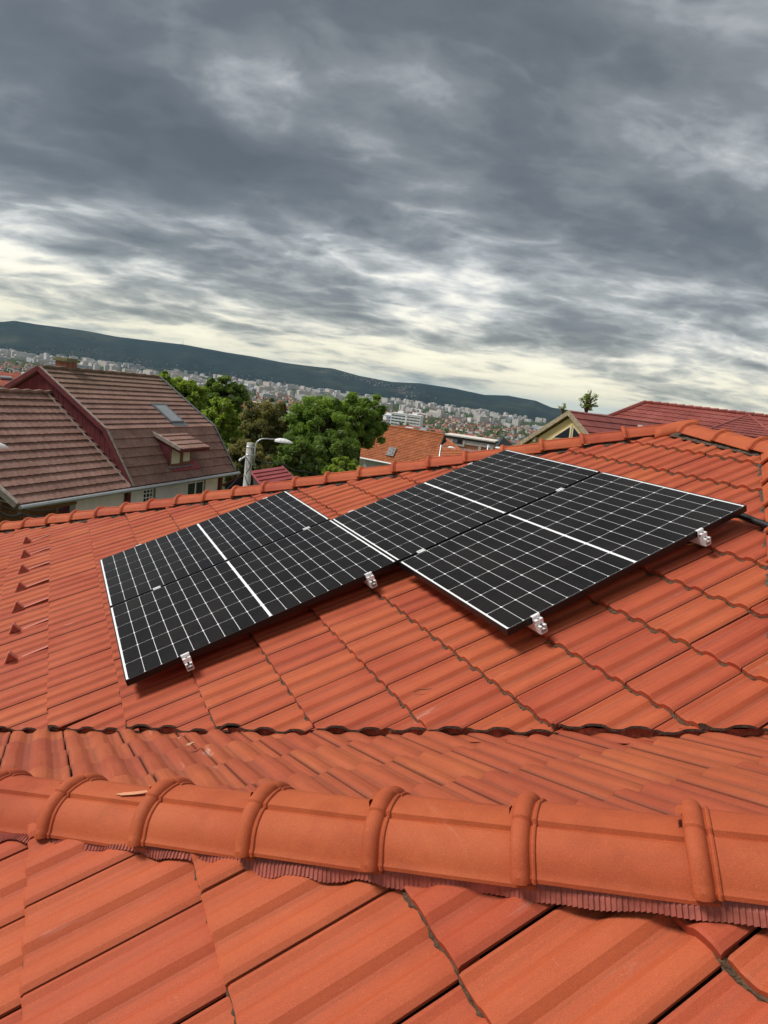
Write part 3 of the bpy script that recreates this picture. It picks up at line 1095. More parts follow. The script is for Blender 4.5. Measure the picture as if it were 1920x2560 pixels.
def ground_mats():
    m = bpy.data.materials.new('land'); m.use_nodes = True
    t = NT(m.node_tree)
    pos = t.n('ShaderNodeNewGeometry').outputs['Position']
    a = t.noise(pos, .02, 6, .6)
    b = t.noise(pos, .4, 5, .7)
    c = t.ramp(a, [(.3, (.035, .055, .020)), (.50, (.050, .070, .028)), (.64, (.075, .080, .045)), (.76, (.14, .125, .10))])
    c = t.mix(1.0, c, t.ramp(b, [(.3, .7), (.7, 1.3)]), 'MULTIPLY')
    bs = t.n('ShaderNodeBsdfPrincipled', {'Base Color': c, 'Roughness': 1.0, 'Specular IOR Level': 0.0})
    o = t.n('ShaderNodeOutputMaterial'); t.link(bs.outputs[0], o.inputs[0])
    h = bpy.data.materials.new('forest_hills'); h.use_nodes = True
    t = NT(h.node_tree)
    pos = t.n('ShaderNodeNewGeometry').outputs['Position']
    a = t.noise(pos, .0012, 7, .62)
    b = t.noise(t.mapping(pos, scale=(1, 1, 2)), .011, 6, .75)
    c = t.ramp(a, [(.30, (.010, .017, .017)), (.52, (.016, .026, .023)), (.62, (.034, .042, .030)), (.74, (.065, .066, .052))])
    c = t.mix(1.0, c, t.ramp(b, [(.34, .45), (.5, 1.0), (.68, 1.7)]), 'MULTIPLY')
    bs = t.n('ShaderNodeBsdfPrincipled', {'Base Color': c, 'Roughness': 1.0, 'Specular IOR Level': 0.0})
    o = t.n('ShaderNodeOutputMaterial'); t.link(bs.outputs[0], o.inputs[0])
    return m, h


land_mat, hill_mat = ground_mats()
gme, nA, nD = terrain()
# split: ground (flat land) and hills, as two objects
faces = [tuple(p.vertices) for p in gme.polygons]
verts = [tuple(v.co) for v in gme.vertices]
split = nA * 17
for nm, fs, mt in (('ground', faces[:split], land_mat), ('hills', faces[split:], hill_mat)):
    used = sorted({i for f in fs for i in f}); mp = {k: i for i, k in enumerate(used)}
    me = bpy.data.meshes.new(nm); me.from_pydata([verts[i] for i in used], [], [tuple(mp[i] for i in f) for f in fs])
    me.materials.append(mt)
    me.polygons.foreach_set('use_smooth', [True] * len(fs))
    tag(link_mesh(nm, me), kind='structure')


def gz(x, y):
    return land(math.hypot(x - CAM.x, y - CAM.y))


def ground_at(px_, dist):
    """point on the land seen in picture column px_ (near the horizon row) at a horizontal distance"""
    d = pix_dir(px_, 842 + .1315 * px_)
    a = az_of(d)
    return Vector((CAM.x + dist * math.cos(a), CAM.y + dist * math.sin(a), land(dist)))


# ---- city blocks: walls with rows of windows
def facade_mat(name, wall, glass, fx=3.2, fz=3.0, wx=.55, wz=.5, vary=.25):
    m = bpy.data.materials.new(name); m.use_nodes = True
    t = NT(m.node_tree)
    uv = t.n('ShaderNodeUVMap').outputs[0]
    s = t.n('ShaderNodeSeparateXYZ', {0: uv})
    u = t.math('FRACT', t.math('DIVIDE', s.outputs[0], fx)); v = t.math('FRACT', t.math('DIVIDE', s.outputs[1], fz))
    mu = t.math('LESS_THAN', t.math('ABSOLUTE', t.math('SUBTRACT', u, .5)), wx / 2)
    mv = t.math('LESS_THAN', t.math('ABSOLUTE', t.math('SUBTRACT', v, .55)), wz / 2)
    w = t.math('MULTIPLY', mu, mv)
    oi = t.n('ShaderNodeObjectInfo').outputs['Random']
    att = t.n('ShaderNodeAttribute', attribute_name='rnd').outputs['Fac']
    r = t.math('FRACT', t.math('ADD', oi, att))
    wc = t.mix(1.0, wall, t.ramp(r, [(0, (1 - vary, 1 - vary, 1 - vary)), (.3, (1, .96, .88)), (.5, (1.08, 1.05, 1.0)), (.7, (1.05, .86, .76)), (.85, (1.5, 1.5, 1.48)), (1, (.62, .66, .7))]), 'MULTIPLY')
    c = t.mix(w, wc, glass)
    bs = t.n('ShaderNodeBsdfPrincipled', {'Base Color': c, 'Roughness': .8, 'Specular IOR Level': .2})
    o = t.n('ShaderNodeOutputMaterial'); t.link(bs.outputs[0], o.inputs[0])
    return m


block_wall = facade_mat('block_wall', (.68, .66, .64), (.16, .16, .175))
office_wall = facade_mat('office_wall', (.72, .73, .74), (.10, .12, .15), 60, 3.4, .96, .45, .1)
flat_roof = simple('flat_roof', (.26, .25, .25), .9, var=.3, scale=.3)
house_wall = simple('house_wall', (.56, .52, .46), .9, var=.15, scale=.5)
roof_red = simple('far_red_roof', (.26, .075, .048), .9, var=.3, scale=.6)
roof_brown = simple('far_brown_roof', (.16, .085, .065), .9, var=.3, scale=.6)
roof_grey = simple('far_grey_roof', (.22, .23, .25), .9, var=.3, scale=.6)
dark_glass = simple('dark_glass', (.018, .022, .028), .12, var=.1, spec=.6)
white_paint = simple('white_paint', (.84, .84, .83), .6, var=.06)


def uv_box(mb, UV, x0, x1, y0, y1, z0, z1, wm, rm):
    b = len(mb.v)
    mb.v += [(x0, y0, z0), (x1, y0, z0), (x1, y1, z0), (x0, y1, z0), (x0, y0, z1), (x1, y0, z1), (x1, y1, z1), (x0, y1, z1)]
    for q, l in (((0, 1, 5, 4), x1 - x0), ((1, 2, 6, 5), y1 - y0), ((2, 3, 7, 6), x1 - x0), ((3, 0, 4, 7), y1 - y0)):
        mb.f.append(tuple(b + i for i in q)); mb.m.append(wm)
        UV += [(0, 0), (l, 0), (l, z1 - z0), (0, z1 - z0)]
    mb.f.append((b + 4, b + 5, b + 6, b + 7)); mb.m.append(rm); UV += [(0, 0)] * 4


def with_uv(mb, UV, name, mats):
    me = mb.mesh(name, mats)
    ul = me.uv_layers.new(name='UVMap')
    ul.data.foreach_set('uv', [c for q in UV for c in q])
    return me


def block_mesh(L, Wd, floors, mats):
    mb = MB(); UV = []
    h = floors * 3.0 + 1
    uv_box(mb, UV, -L / 2, L / 2, -Wd / 2, Wd / 2, -12, h, 0, 1)
    uv_box(mb, UV, -L / 2 + .2 * L, -L / 2 + .2 * L + 5, -2.5, 2.5, h, h + 3, 2, 1)
    if L > 30: uv_box(mb, UV, L / 2 - .2 * L, L / 2 - .2 * L + 5, -2.5, 2.5, h, h + 3, 2, 1)
    return with_uv(mb, UV, 'apartment_block', mats)


def house_mesh(L, Wd, h, rp, roofm):
    mb = MB(); UV = []
    uv_box(mb, UV, -L / 2, L / 2, -Wd / 2, Wd / 2, -10, h, 0, 0)
    b = len(mb.v); o = .5; hi = Wd * .25 if rp > 3 else 0
    mb.v += [(-L / 2 - o, -Wd / 2 - o, h - .2), (L / 2 + o, -Wd / 2 - o, h - .2), (L / 2 + o, Wd / 2 + o, h - .2), (-L / 2 - o, Wd / 2 + o, h - .2), (-L / 2 - o + hi, 0, h + rp), (L / 2 + o - hi, 0, h + rp)]
    for f in ((0, 1, 5, 4), (2, 3, 4, 5)): mb.f.append(tuple(b + i for i in f)); mb.m.append(1); UV += [(0, 0)] * 4
    for f in ((1, 2, 5), (3, 0, 4)): mb.f.append(tuple(b + i for i in f)); mb.m.append(1 if hi else 0); UV += [(0, 0)] * 3
    uv_box(mb, UV, -L * .2, -L * .2 + .8, .5, 1.3, h, h + rp + .7, 0, 0)
    return with_uv(mb, UV, 'city_house', [house_wall, roofm])


brng = random.Random(11)
blocks = [block_mesh(L, Wd, fl, [block_wall, flat_roof, house_wall]) for L, Wd, fl in
          ((22, 16, 9), (60, 14, 5), (80, 14, 5), (28, 18, 10), (48, 15, 6), (96, 15, 5), (34, 16, 9), (54, 17, 5), (66, 15, 9), (20, 18, 7), (40, 15, 4), (80, 30, 2))]
offices = [block_mesh(L, Wd, fl, [office_wall, flat_roof, white_paint]) for L, Wd, fl in ((46, 20, 5), (34, 18, 6), (60, 24, 4), (28, 20, 7))]
houses = [house_mesh(11, 9, 5, 3.4, roof_red), house_mesh(14, 10, 6, 3.0, roof_red), house_mesh(10, 8, 3.5, 3.2, roof_brown), house_mesh(16, 10, 6, 2.6, roof_red), house_mesh(12, 9, 5.5, 3.2, roof_grey)]
AZ0, AZ1 = az_of(pix_dir(1640, 1060)), az_of(pix_dir(-60, 850))


def scatter(nm, meshes, n, zone, label, cat, group, dmin, dmax, power, keepfn=None, limit=300):
    pts = []
    while len(pts) < n:
        a = brng.uniform(AZ0, AZ1)
        d = (brng.uniform(dmin ** power, dmax ** power)) ** (1 / power)
        x, y = CAM.x + d * math.cos(a), CAM.y + d * math.sin(a)
        if keepfn and not keepfn(a, d, x, y): continue
        pts.append((d, x, y))
    pts.sort()
    rest = []
    for k, (d, x, y) in enumerate(pts):
        me = brng.choice(meshes); rz = brng.choice((.3, .35, 1.2, 1.9, 2.0, .9)) + brng.uniform(-.1, .1)
        if k < limit:
            o = link_mesh(nm, me); o.location = (x, y, gz(x, y)); o.rotation_euler = (0, 0, rz)
            tag(o, label, cat, group)
        else:
            rest.append((me, x, y, rz))
    if rest:
        V_, F_, MI, UV_, RN = [], [], [], [], []
        mats = []
        for me, x, y, rz in rest:
            b = len(V_); c, s_ = math.cos(rz), math.sin(rz); z = gz(x, y)
            r = brng.random()
            for v in me.vertices:
                V_.append((x + v.co.x * c - v.co.y * s_, y + v.co.x * s_ + v.co.y * c, z + v.co.z)); RN.append(r)
            idx = []
            for mt in me.materials:
                if mt not in mats: mats.append(mt)
                idx.append(mats.index(mt))
            for p_ in me.polygons:
                F_.append(tuple(b + i for i in p_.vertices)); MI.append(idx[p_.material_index])
                UV_ += [tuple(me.uv_layers[0].data[l].uv) for l in p_.loop_indices]
        me = bpy.data.meshes.new(nm); me.from_pydata(V_, [], F_)
        for mt in mats: me.materials.append(mt)
        me.polygons.foreach_set('material_index', MI)
        me.uv_layers.new(name='UVMap').data.foreach_set('uv', [c for q in UV_ for c in q])
        me.attributes.new('rnd', 'FLOAT', 'POINT').data.foreach_set('value', RN)
        tag(link_mesh(nm, me), 'the rest of the ' + group + ', too small to tell apart', cat, kind='stuff')


def cluster(seed, f, thr):
    r = random.Random(seed); ph = [(r.uniform(0, 6), r.uniform(0, 6), r.uniform(.6, 1.4), r.uniform(.6, 1.4)) for _ in range(4)]
    return lambda a, d, x, y: sum(math.sin(x * f * k1 + p1) * math.sin(y * f * k2 + p2) for p1, p2, k1, k2 in ph) > thr


cl1 = cluster(3, .0030, .15)
scatter('apartment_block', blocks, 560, None, 'pale concrete apartment block of the distant city below the hills', 'apartment block', 'apartment blocks of the distant city', 2500, 4700, 2.2,
        lambda a, d, x, y: cl1(a, d, x, y))
scatter('office_building', offices, 60, None, 'white flat roofed building with window bands in the distant city', 'office building', 'white flat roofed buildings of the distant city', 1500, 4000, 1.3)
scatter('city_house', houses, 1500, None, 'small pitched roof house in the valley suburb', 'house', 'small houses of the valley suburb', 620, 2900, 1.5,
        lambda a, d, x, y: True)
# hamlets on the hillside
mb = MB()
hr = random.Random(8)
for cpx, cf, n_, sx, sy in ((150, .22, 22, .03, .05), (240, .30, 30, .05, .05), (340, .25, 24, .04, .04), (520, .30, 12, .03, .03), (640, .2, 20, .05, .05), (880, .72, 45, .045, .05), (960, .62, 45, .035, .04),
                           (1000, .5, 30, .02, .05), (1040, .35, 30, .03, .05), (450, .12, 60, .15, .04), (900, .10, 60, .15, .04), (60, .08, 60, .1, .04)):
    a0 = az_of(pix_dir(cpx, 842 + .1315 * cpx))
    for _ in range(n_):
        a = a0 + hr.gauss(0, sx * .6); f = min(.95, max(.02, cf + hr.gauss(0, sy) - (a - a0) * .4 * 0))
        d = BASE - 200 + f * (CREST - BASE + 200); f2 = f * f * (3 - 2 * f)
        z = land(d) + (crest_z(a) - land(d)) * f2
        w_ = hr.uniform(5, 15)
        mb.box((CAM.x + d * math.cos(a), CAM.y + d * math.sin(a), z + 2), (w_, hr.uniform(6, 14), hr.uniform(9, 14)), None, hr.choice((0, 0, 0, 1)))
tag(mb.build('hillside_house', [simple('hillside_wall', (.21, .205, .195), .9), roof_brown], fix=False), 'scattered pale houses on the wooded hillside', 'house', kind='stuff')
mb = MB()
c_ = pix_dir(457, 861); a_ = az_of(c_)
p_ = Vector((CAM.x + CREST * math.cos(a_), CAM.y + CREST * math.sin(a_), crest_z(a_) - 5))
mb.tube([p_, p_ + Vector((0, 0, 62))], [2.2, 1.2], 5)
tag(mb.build('radio_mast', steel), 'tiny thin mast on the crest of the hills', 'mast')

# ---- three white buildings one can pick out in the valley


def band_building(name, lb, px0, dist, Wd, Dp, floors, rz, glassc=(.05, .06, .075), roofh=1.2, fh=3.3, wall=None, extra=None):
    g = ground_at(px0, dist)
    r = empty(name, g, rz, label=lb, cat='office building')
    H = floors * fh + roofh
    wall = wall or white_paint
    mb = MB(); mb.box2((-Wd / 2, -Dp / 2, -14), (Wd / 2, Dp / 2, H)); mb.build('wall', wall, r)
    mb = MB(); mb.box2((-Wd / 2 - .2, -Dp / 2 - .2, H), (Wd / 2 + .2, Dp / 2 + .2, H + .5)); mb.box2((-3, -3, H + .5), (3, 3, H + 3)); mb.build('roof', white_paint, r)
    gl = simple('glass_' + str(px0), glassc, .3, var=.2, spec=.5)
    for k in range(floors):
        z = k * fh + 1.35
        mb = MB(); mb.box2((-Wd / 2 + 1, -Dp / 2 - .12, z), (Wd / 2 - 1, -Dp / 2 + .3, z + 1.35)); mb.build('window_band', gl, r)
        mb = MB()
        x = -Wd / 2 + 1
        while x < Wd / 2 - 1:
            mb.box2((x - .2, -Dp / 2 - .22, z), (x + .2, -Dp / 2, z + 1.35)); x += 4.2
        mb.build('mullion', white_paint, r, kind='stuff')
        mb = MB(); mb.box2((-Wd / 2 - .12, -Dp / 2 + 1, z), (-Wd / 2 + .3, Dp / 2 - 1, z + 1.35)); mb.build('window_band', gl, r)
    return r


va_ = az_of(pix_dir(1020, 976))
band_building('office_building', 'tall white building with five open floor bands, right of the round green trees', 1046, 760, 17, 15, 6, va_ - PI / 2 - .25, (.16, .17, .14))
b2 = band_building('office_building', 'white block with a dark green glass front beside the banded white building', 1010, 765, 19, 14, 6, va_ - PI / 2 - .3, (.015, .075, .062))
b3 = band_building('office_building', 'lavender grey building left of the green glass block', 982, 790, 16, 14, 5, va_ - PI / 2 - .3, (.10, .11, .16), wall=simple('lavender_wall', (.50, .50, .60), .8))
band_building('office_building', 'low cream block standing in front of the white office buildings', 1036, 560, 12, 9, 2, va_ - PI / 2 - .3, (.30, .32, .34), wall=simple('cream_block', (.66, .68, .60), .8))
a_l = az_of(pix_dir(620, 923))
band_building('office_building', 'long white building with dark bands above the olive tree', 625, 900, 44, 16, 4, a_l - PI / 2 - .35)
a_l = az_of(pix_dir(60, 850))
band_building('office_building', 'white building with tall vertical strips behind the brown gable', 68, 620, 22, 14, 4, a_l - PI / 2 - .25)
band_building('office_building', 'white low hall with black strip at the left edge', 12, 330, 22, 14, 2, a_l - PI / 2 - .15, (.02, .02, .025))

# =================================================================== neighbours
def frame_of(P, e, n):
    """4x4 with local x along e, y along n, z up"""
    Mx = Matrix.Identity(4)
    for k, ax in enumerate((e, n, Vector((0, 0, 1)))):
        for q in range(3): Mx[q][k] = ax[q]
    Mx.translation = P
    return Mx


def root(name, Mx, lb, cat, group=None):
    o = bpy.data.objects.new(name, None); COL.objects.link(o); o.matrix_world = Mx
    return tag(o, lb, cat, group)


def course_roof(parent, P0, a_ax, s_ax, poly, gauge, mat, amp=.012, wl=.30, th=.035, name='tile_course', jag=.0, seed=0):
    """rows of tiles as separate stepped strips; poly in (along, up-slope) metres, local space of parent"""
    P0, a_ax, s_ax = Vector(P0), Vector(a_ax).normalized(), Vector(s_ax).normalized()
    n_ = a_ax.cross(s_ax).normalized()
    if n_.z < 0: n_ = -n_
    rr = random.Random(seed)

    def span(b):
        xs = []
        for (a0, b0), (a1, b1) in zip(poly, poly[1:] + poly[:1]):
            if (b0 - b) * (b1 - b) <= 0 and b0 != b1:
                xs.append(a0 + (a1 - a0) * (b - b0) / (b1 - b0))
            elif b0 == b1 == b: xs += [a0, a1]
        return (min(xs), max(xs)) if len(xs) > 1 else None
    bmin, bmax = min(p[1] for p in poly), max(p[1] for p in poly)
    b = bmin
    while b < bmax - .02:
        b2 = min(b + gauge, bmax)
        s0, s1 = span(b + 1e-4), span(b2 - 1e-4)
        if s0 and s1:
            mb = MB(); k = max(2, int((s0[1] - s0[0]) / (wl / 4)))
            sag = rr.uniform(-.006, .006)
            for i in range(k + 1):
                f = i / k
                x0 = s0[0] + (s0[1] - s0[0]) * f; x1 = s1[0] + (s1[1] - s1[0]) * f
                h = amp * (abs(math.sin(PI * x0 / wl)) * 2 - 1) if amp else 0
                h1 = amp * (abs(math.sin(PI * x1 / wl)) * 2 - 1) if amp else 0
                j_ = rr.uniform(-jag, jag) if i % 4 == 0 else 0
                base = P0 + a_ax * x0 + s_ax * (b + j_) + n_ * sag
                mb.v += [tuple(base - n_ * .01), tuple(base + n_ * (th + h)), tuple(P0 + a_ax * x1 + s_ax * (b2 + .02) + n_ * (h1 * .9 + .004))]
                if i:
                    q = 3 * i
                    mb.f += [(q - 3, q, q + 1, q - 2), (q - 2, q + 1, q + 2, q - 1)]; mb.m += [0, 0]
            mb.build(name, mat, parent, fix=False)
        b = b2
    return n_


def roof_mat(name, c1, c2, c3, scale=2.0, rough=.85, moss_z=None):
    m = bpy.data.materials.new(name); m.use_nodes = True
    t = NT(m.node_tree)
    pos = t.n('ShaderNodeNewGeometry').outputs['Position']
    oi = t.n('ShaderNodeObjectInfo').outputs['Random']
    a = t.noise(pos, scale, 6, .65)
    b = t.noise(pos, scale * 9, 4, .7)
    c = t.ramp(a, [(.3, c1), (.5, c2), (.7, c3)])
    c = t.mix(1.0, c, t.ramp(b, [(.3, .75), (.7, 1.25)]), 'MULTIPLY')
    if moss_z:
        z = t.n('ShaderNodeSeparateXYZ', {0: pos}).outputs[2]
        f = t.n('ShaderNodeMapRange', {0: z, 1: moss_z[0], 2: moss_z[1]}).outputs[0]
        c = t.mix(t.math('MULTIPLY', f, t.ramp(t.noise(pos, 7, 6, .8), [(.42, 0), (.58, .8)])), c, (.10, .095, .045))
    hv = t.n('ShaderNodeHueSaturation', {'Color': c, 'Value': t.n('ShaderNodeMapRange', {0: oi, 3: .9, 4: 1.1}).outputs[0]})
    bs = t.n('ShaderNodeBsdfPrincipled', {'Base Color': hv.outputs[0], 'Roughness': rough, 'Specular IOR Level': .3})
    o = t.n('ShaderNodeOutputMaterial'); t.link(bs.outputs[0], o.inputs[0])
    return m


brown_tile = roof_mat('brown_tile', (.165, .094, .074), (.235, .132, .105), (.29, .175, .142), 1.2, moss_z=(-.4, .9))
wine_planks = simple('wine_planks', (.145, .026, .030), .8, var=.3, scale=4)
old_white = simple('peeling_white_board', (.33, .27, .23), .9, var=.35, scale=9)
grey_render = simple('grey_render', (.76, .73, .69), .95, var=.12, scale=1.2, bump=.3, bscale=30)
old_brick = simple('old_brick', (.33, .13, .08), .9, var=.35, scale=12)
mortar = simple('mortar', (.30, .27, .24), .95)
lichen = simple('lichen_slab', (.20, .19, .10), .95, var=.4, scale=15)
wood_brown = simple('brown_wood', (.19, .085, .035), .7, var=.25, scale=8)
cream_blind = simple('cream_blind', (.66, .62, .44), .7, var=.05)
lead_grey = simple('lead_grey', (.20, .21, .22), .5, .3)
sky_glass = simple('roof_window_glass', (.32, .34, .35), .15, .2, var=.05, spec=.8)

# ---- brown house on the left ----------------------------------------------------------------
kk = 32 / 26
Er = at(588, 1178, 32)
e_ = Vector((.703, .711, 0)).normalized(); n_ = Vector((-e_.y, e_.x, 0))
HB = frame_of(Er, e_, n_); HBi = HB.inverted()
brown = root('brown_house', HB, 'old house at the left with brown tiled double pitch roof, dormer and skylight', 'house')
bn, bz = 1.08 * kk, 1.57 * kk
rn, rz_ = 3.72 * kk, 3.15 * kk
EL = -5.95 * kk
def hbl(x, y, P, Nn): return HBi @ on_plane(x, y, P, Nn)
sl_low = Vector((0, bn, bz)); sl_up = Vector((0, rn - bn, rz_ - bz))
ll, lu = sl_low.length, sl_up.length
course_roof(brown, (0, 0, 0), (1, 0, 0), sl_low, [(EL, 0), (0, 0), (0, ll), (EL, ll)], ll / 6, brown_tile, .006, .30, .055, jag=.008, seed=1)
course_roof(brown, (0, bn, bz), (1, 0, 0), sl_up, [(EL, 0), (0, 0), (-.02, lu), (EL, lu)], lu / 12, brown_tile, .006, .30, .055, jag=.008, seed=2)
# far side of the roof and underside
mb = MB()
mb.slab([(EL, rn, rz_), (0, rn, rz_), (0, 2 * rn - bn, bz), (EL, 2 * rn - bn, bz)], (0, .5, 1), .08)
mb.slab([(EL, 2 * rn - bn, bz), (0, 2 * rn - bn, bz), (0, 2 * rn, 0), (EL, 2 * rn, 0)], (0, 1, .6), .08)
mb.build('roof_back', brown_tile, brown)
mb = MB()
mb.slab([(EL + .1, .05, -.05), (-.1, .05, -.05), (-.1, bn + .05, bz - .06), (EL + .1, bn + .05, bz - .06)], (0, -1, .7), .05)
mb.slab([(EL + .1, bn, bz - .06), (-.1, bn, bz - .06), (-.1, rn, rz_ - .06), (EL + .1, rn, rz_ - .06)], (0, -.6, 1), .05)
mb.build('roof_boarding', wood_brown, brown)
mb = MB()
pts = [(x, rn, rz_ + .03 + .015 * math.sin(x * 9)) for x in np.arange(EL, .01, .15)]
mb.tube(pts, .085, 7); mb.build('ridge_tiles', brown_tile, brown)
for x, w_, m_ in ((EL, .09, old_white), (0, .10, lead_grey)):
    mb = MB()
    sgn = -1 if x < -1 else 1
    for a, b in (((0, 0), (bn, bz)), ((bn, bz), (rn, rz_)), ((rn, rz_), (2 * rn - bn, bz)), ((2 * rn - bn, bz), (2 * rn, 0))):
        A_, B_ = Vector((x + sgn * .02, a[0], a[1])), Vector((x + sgn * .02, b[0], b[1])); d_ = (B_ - A_); ax1 = Vector((1, 0, 0)); nn = d_.normalized().cross(ax1)
        if nn.z < 0: nn = -nn
        mb.box((A_ + B_) / 2 + nn * .075 - ax1 * sgn * .06, (d_.length, w_, .03), (d_.normalized(), ax1, nn))
    mb.build('verge_board', m_, brown)
    mb = MB()
    for a, b in (((0, 0), (bn, bz)), ((bn, bz), (rn, rz_)), ((rn, rz_), (2 * rn - bn, bz)), ((2 * rn - bn, bz), (2 * rn, 0))):
        A_, B_ = Vector((x + sgn * .02, a[0], a[1])), Vector((x + sgn * .02, b[0], b[1])); d_ = (B_ - A_); ax1 = Vector((1, 0, 0)); nn = d_.normalized().cross(ax1)
        if nn.z < 0: nn = -nn
        mb.box((A_ + B_) / 2 - nn * .03, (d_.length + .02, .03, .16), (d_.normalized(), ax1, nn))
    mb.build('fascia', wine_planks if sgn < 0 else lead_grey, brown)
# gable of vertical planks between wing roof and verge, set back under the verge
gx = EL + .16
y = .25
while y < 2 * rn - .25:
    def top(yy):
        yy = yy if yy <= rn else 2 * rn - yy
        return (yy / bn * bz if yy < bn else bz + (yy - bn) / (rn - bn) * (rz_ - bz)) - .16
    z1 = min(top(y), top(y + .115))
    mb = MB(); mb.box2((gx - .025 - (.006 if int(y * 8) % 2 else 0), y, -2.5), (gx, y + .108, z1)); mb.build('plank', wine_planks, brown)
    y += .118
mb = MB()
prof_ = [(0.3, -6), (0.3, .2), (bn + .05, bz - .25), (rn, rz_ - .2), (2 * rn - bn, bz - .25), (2 * rn - .3, .2), (2 * rn - .3, -6)]
mb.slab([(gx, a, b) for a, b in prof_], (-1, 0, 0), .2)
mb.slab([(-.55, a, b) for a, b in prof_], (1, 0, 0), .2)
mb.build('gable_wall', wine_planks, brown)
# long wall under the eave with its two windows
wy = .42
Wp = HB @ Vector((0, wy, 0))
wl_ = hbl(189, 1270, Wp, n_).x; wr_ = hbl(551, 1200, Wp, n_).x
mb = MB(); mb.box2((wl_, wy, -7), (wr_, wy + .25, -.02)); mb.build('wall', grey_render, brown)


def window_on(px0, px1, py0, py1, cols, rows_, bar, recess=.09, mat=white_paint, parent=brown, Pw=Wp, Nn=n_, y_=wy, reveal=True, glass=dark_glass):
    a = hbl(px0, py0, Pw, Nn); b = hbl(px1, py1, Pw, Nn)
    x0, x1, z0, z1 = min(a.x, b.x), max(a.x, b.x), min(a.z, b.z), max(a.z, b.z)
    return box_window(parent, x0, x1, z0, z1, y_, cols, rows_, bar, mat, glass)


def box_window(parent, x0, x1, z0, z1, y_, cols, rows_, bar, mat, glass, f=.05):
    mb = MB()
    for (a, b, c, d) in ((x0, x1, z1 - f, z1), (x0, x1, z0, z0 + f), (x0, x0 + f, z0, z1), (x1 - f, x1, z0, z1)):
        mb.box2((a, y_ - .02, c), (b, y_ + .03, d))
    w = mb.build('window', mat, parent)
    mb = MB(); mb.box2((x0 + f, y_ - .006, z0 + f), (x1 - f, y_ + .02, z1 - f)); mb.build('pane', glass, w)
    mb = MB()
    for i in range(1, cols): x = x0 + (x1 - x0) * i / cols; mb.box2((x - bar / 2, y_ - .025, z0), (x + bar / 2, y_ - .008, z1))
    for i in range(1, rows_): z = z0 + (z1 - z0) * i / rows_; mb.box2((x0, y_ - .027, z - bar / 2), (x1, y_ - .010, z + bar / 2))
    if mb.v: mb.build('glazing_bar', mat, w)
    return w


# openings: lintel and jamb shade painted as dark grey strips on the wall
ws = window_on(357, 380, 1224, 1262, 3, 4, .035)
ww = window_on(468, 505, 1207, 1252, 2, 1, .09)
for w in (ws, ww):
    bb = [v.co for v in w.data.vertices]
    x0, x1 = min(v.x for v in bb), max(v.x for v in bb); z1 = max(v.z for v in bb); z0 = min(v.z for v in bb)
    mb = MB()
    mb.box2((x1, wy - .015, z0 - .1), (x1 + .16, wy + .002, z1 + .05)); mb.box2((x0, wy - .015, z1), (x1 + .16, wy + .002, z1 + .09))
    mb.build('lintel_shade_strip', lead_grey, brown)
mb = MB(); pts = [(x, -.09, -.10 + (.012 * math.sin(x))) for x in np.arange(-5.97 * kk * 1.69, .25, .4)]
gl_l = hbl(44, 1259, Er, n_).x
pts = [(x, -.10, -.08) for x in np.arange(gl_l, .3, .35)]
mb.tube(pts, .075, 8); mb.tube([(.22, -.10, -.1), (.22, .1, -.5), (.22, .3, -.9), (.22, .3, -6)], .05, 8)
mb.build('gutter', steel, brown)
# lower wing to the left
wpt = hbl(120, 984, HB @ Vector((EL, 0, 0)), e_)
wsl = Vector((0, wpt.y, wpt.z)); wlg = wsl.length
wing_mat = roof_mat('brown_tile_wing', (.18, .100, .078), (.25, .137, .108), (.30, .180, .146), 1.0, moss_z=(-.6, 1.5))
course_roof(brown, (0, 0, -.02), (1, 0, 0), wsl, [(gl_l, 0), (EL + .5, 0), (EL + .5, wlg), (gl_l - 1.0, wlg)], wlg / 14, wing_mat, .010, .30, .06, jag=.016, seed=5)
mb = MB(); pts = [(x, wpt.y, wpt.z + .04 + .02 * math.sin(x * 12)) for x in np.arange(gl_l - 1.0, EL + .5, .12)]
mb.tube(pts, .09, 7); mb.build('ridge_tiles', wing_mat, brown)
mb = MB(); mb.slab([(gl_l - 1.2, wpt.y, wpt.z - .05), (EL + .5, wpt.y, wpt.z - .05), (EL + .5, wpt.y * 2, -.1), (gl_l, wpt.y * 2, -.1)], (0, .5, 1), .08)
mb.slab([(gl_l + .1, .05, -.09), (EL + .4, .05, -.09), (EL + .4, wpt.y, wpt.z - .08), (gl_l - .9, wpt.y, wpt.z - .08)], (0, -.5, 1), .06)
mb.build('roof_back', wing_mat, brown)
mb = MB()
A_, B_ = Vector((gl_l - .05, 0, -.03)), Vector((gl_l - 1.05, wpt.y, wpt.z - .03)); d_ = B_ - A_
mb.box((A_ + B_) / 2, (d_.length, .06, .2), (d_.normalized(), Vector((1, 0, 0)), d_.normalized().cross(Vector((1, 0, 0)))))
mb.box((A_ + B_) / 2 + Vector((.04, 0, .09)), (d_.length, .17, .03), (d_.normalized(), Vector((1, 0, 0)), d_.normalized().cross(Vector((1, 0, 0)))))
# flashing where wing roof meets the gable planks
A2, B2 = Vector((EL + .02, 0, .0)), Vector((EL + .02, wpt.y, wpt.z)); d2 = B2 - A2
mb.box((A2 + B2) / 2 + Vector((-.10, 0, .06)), (d2.length, .045, .04), (d2.normalized(), Vector((1, 0, 0)), d2.normalized().cross(Vector((1, 0, 0)))))
mb.build('verge_board', old_white, brown)
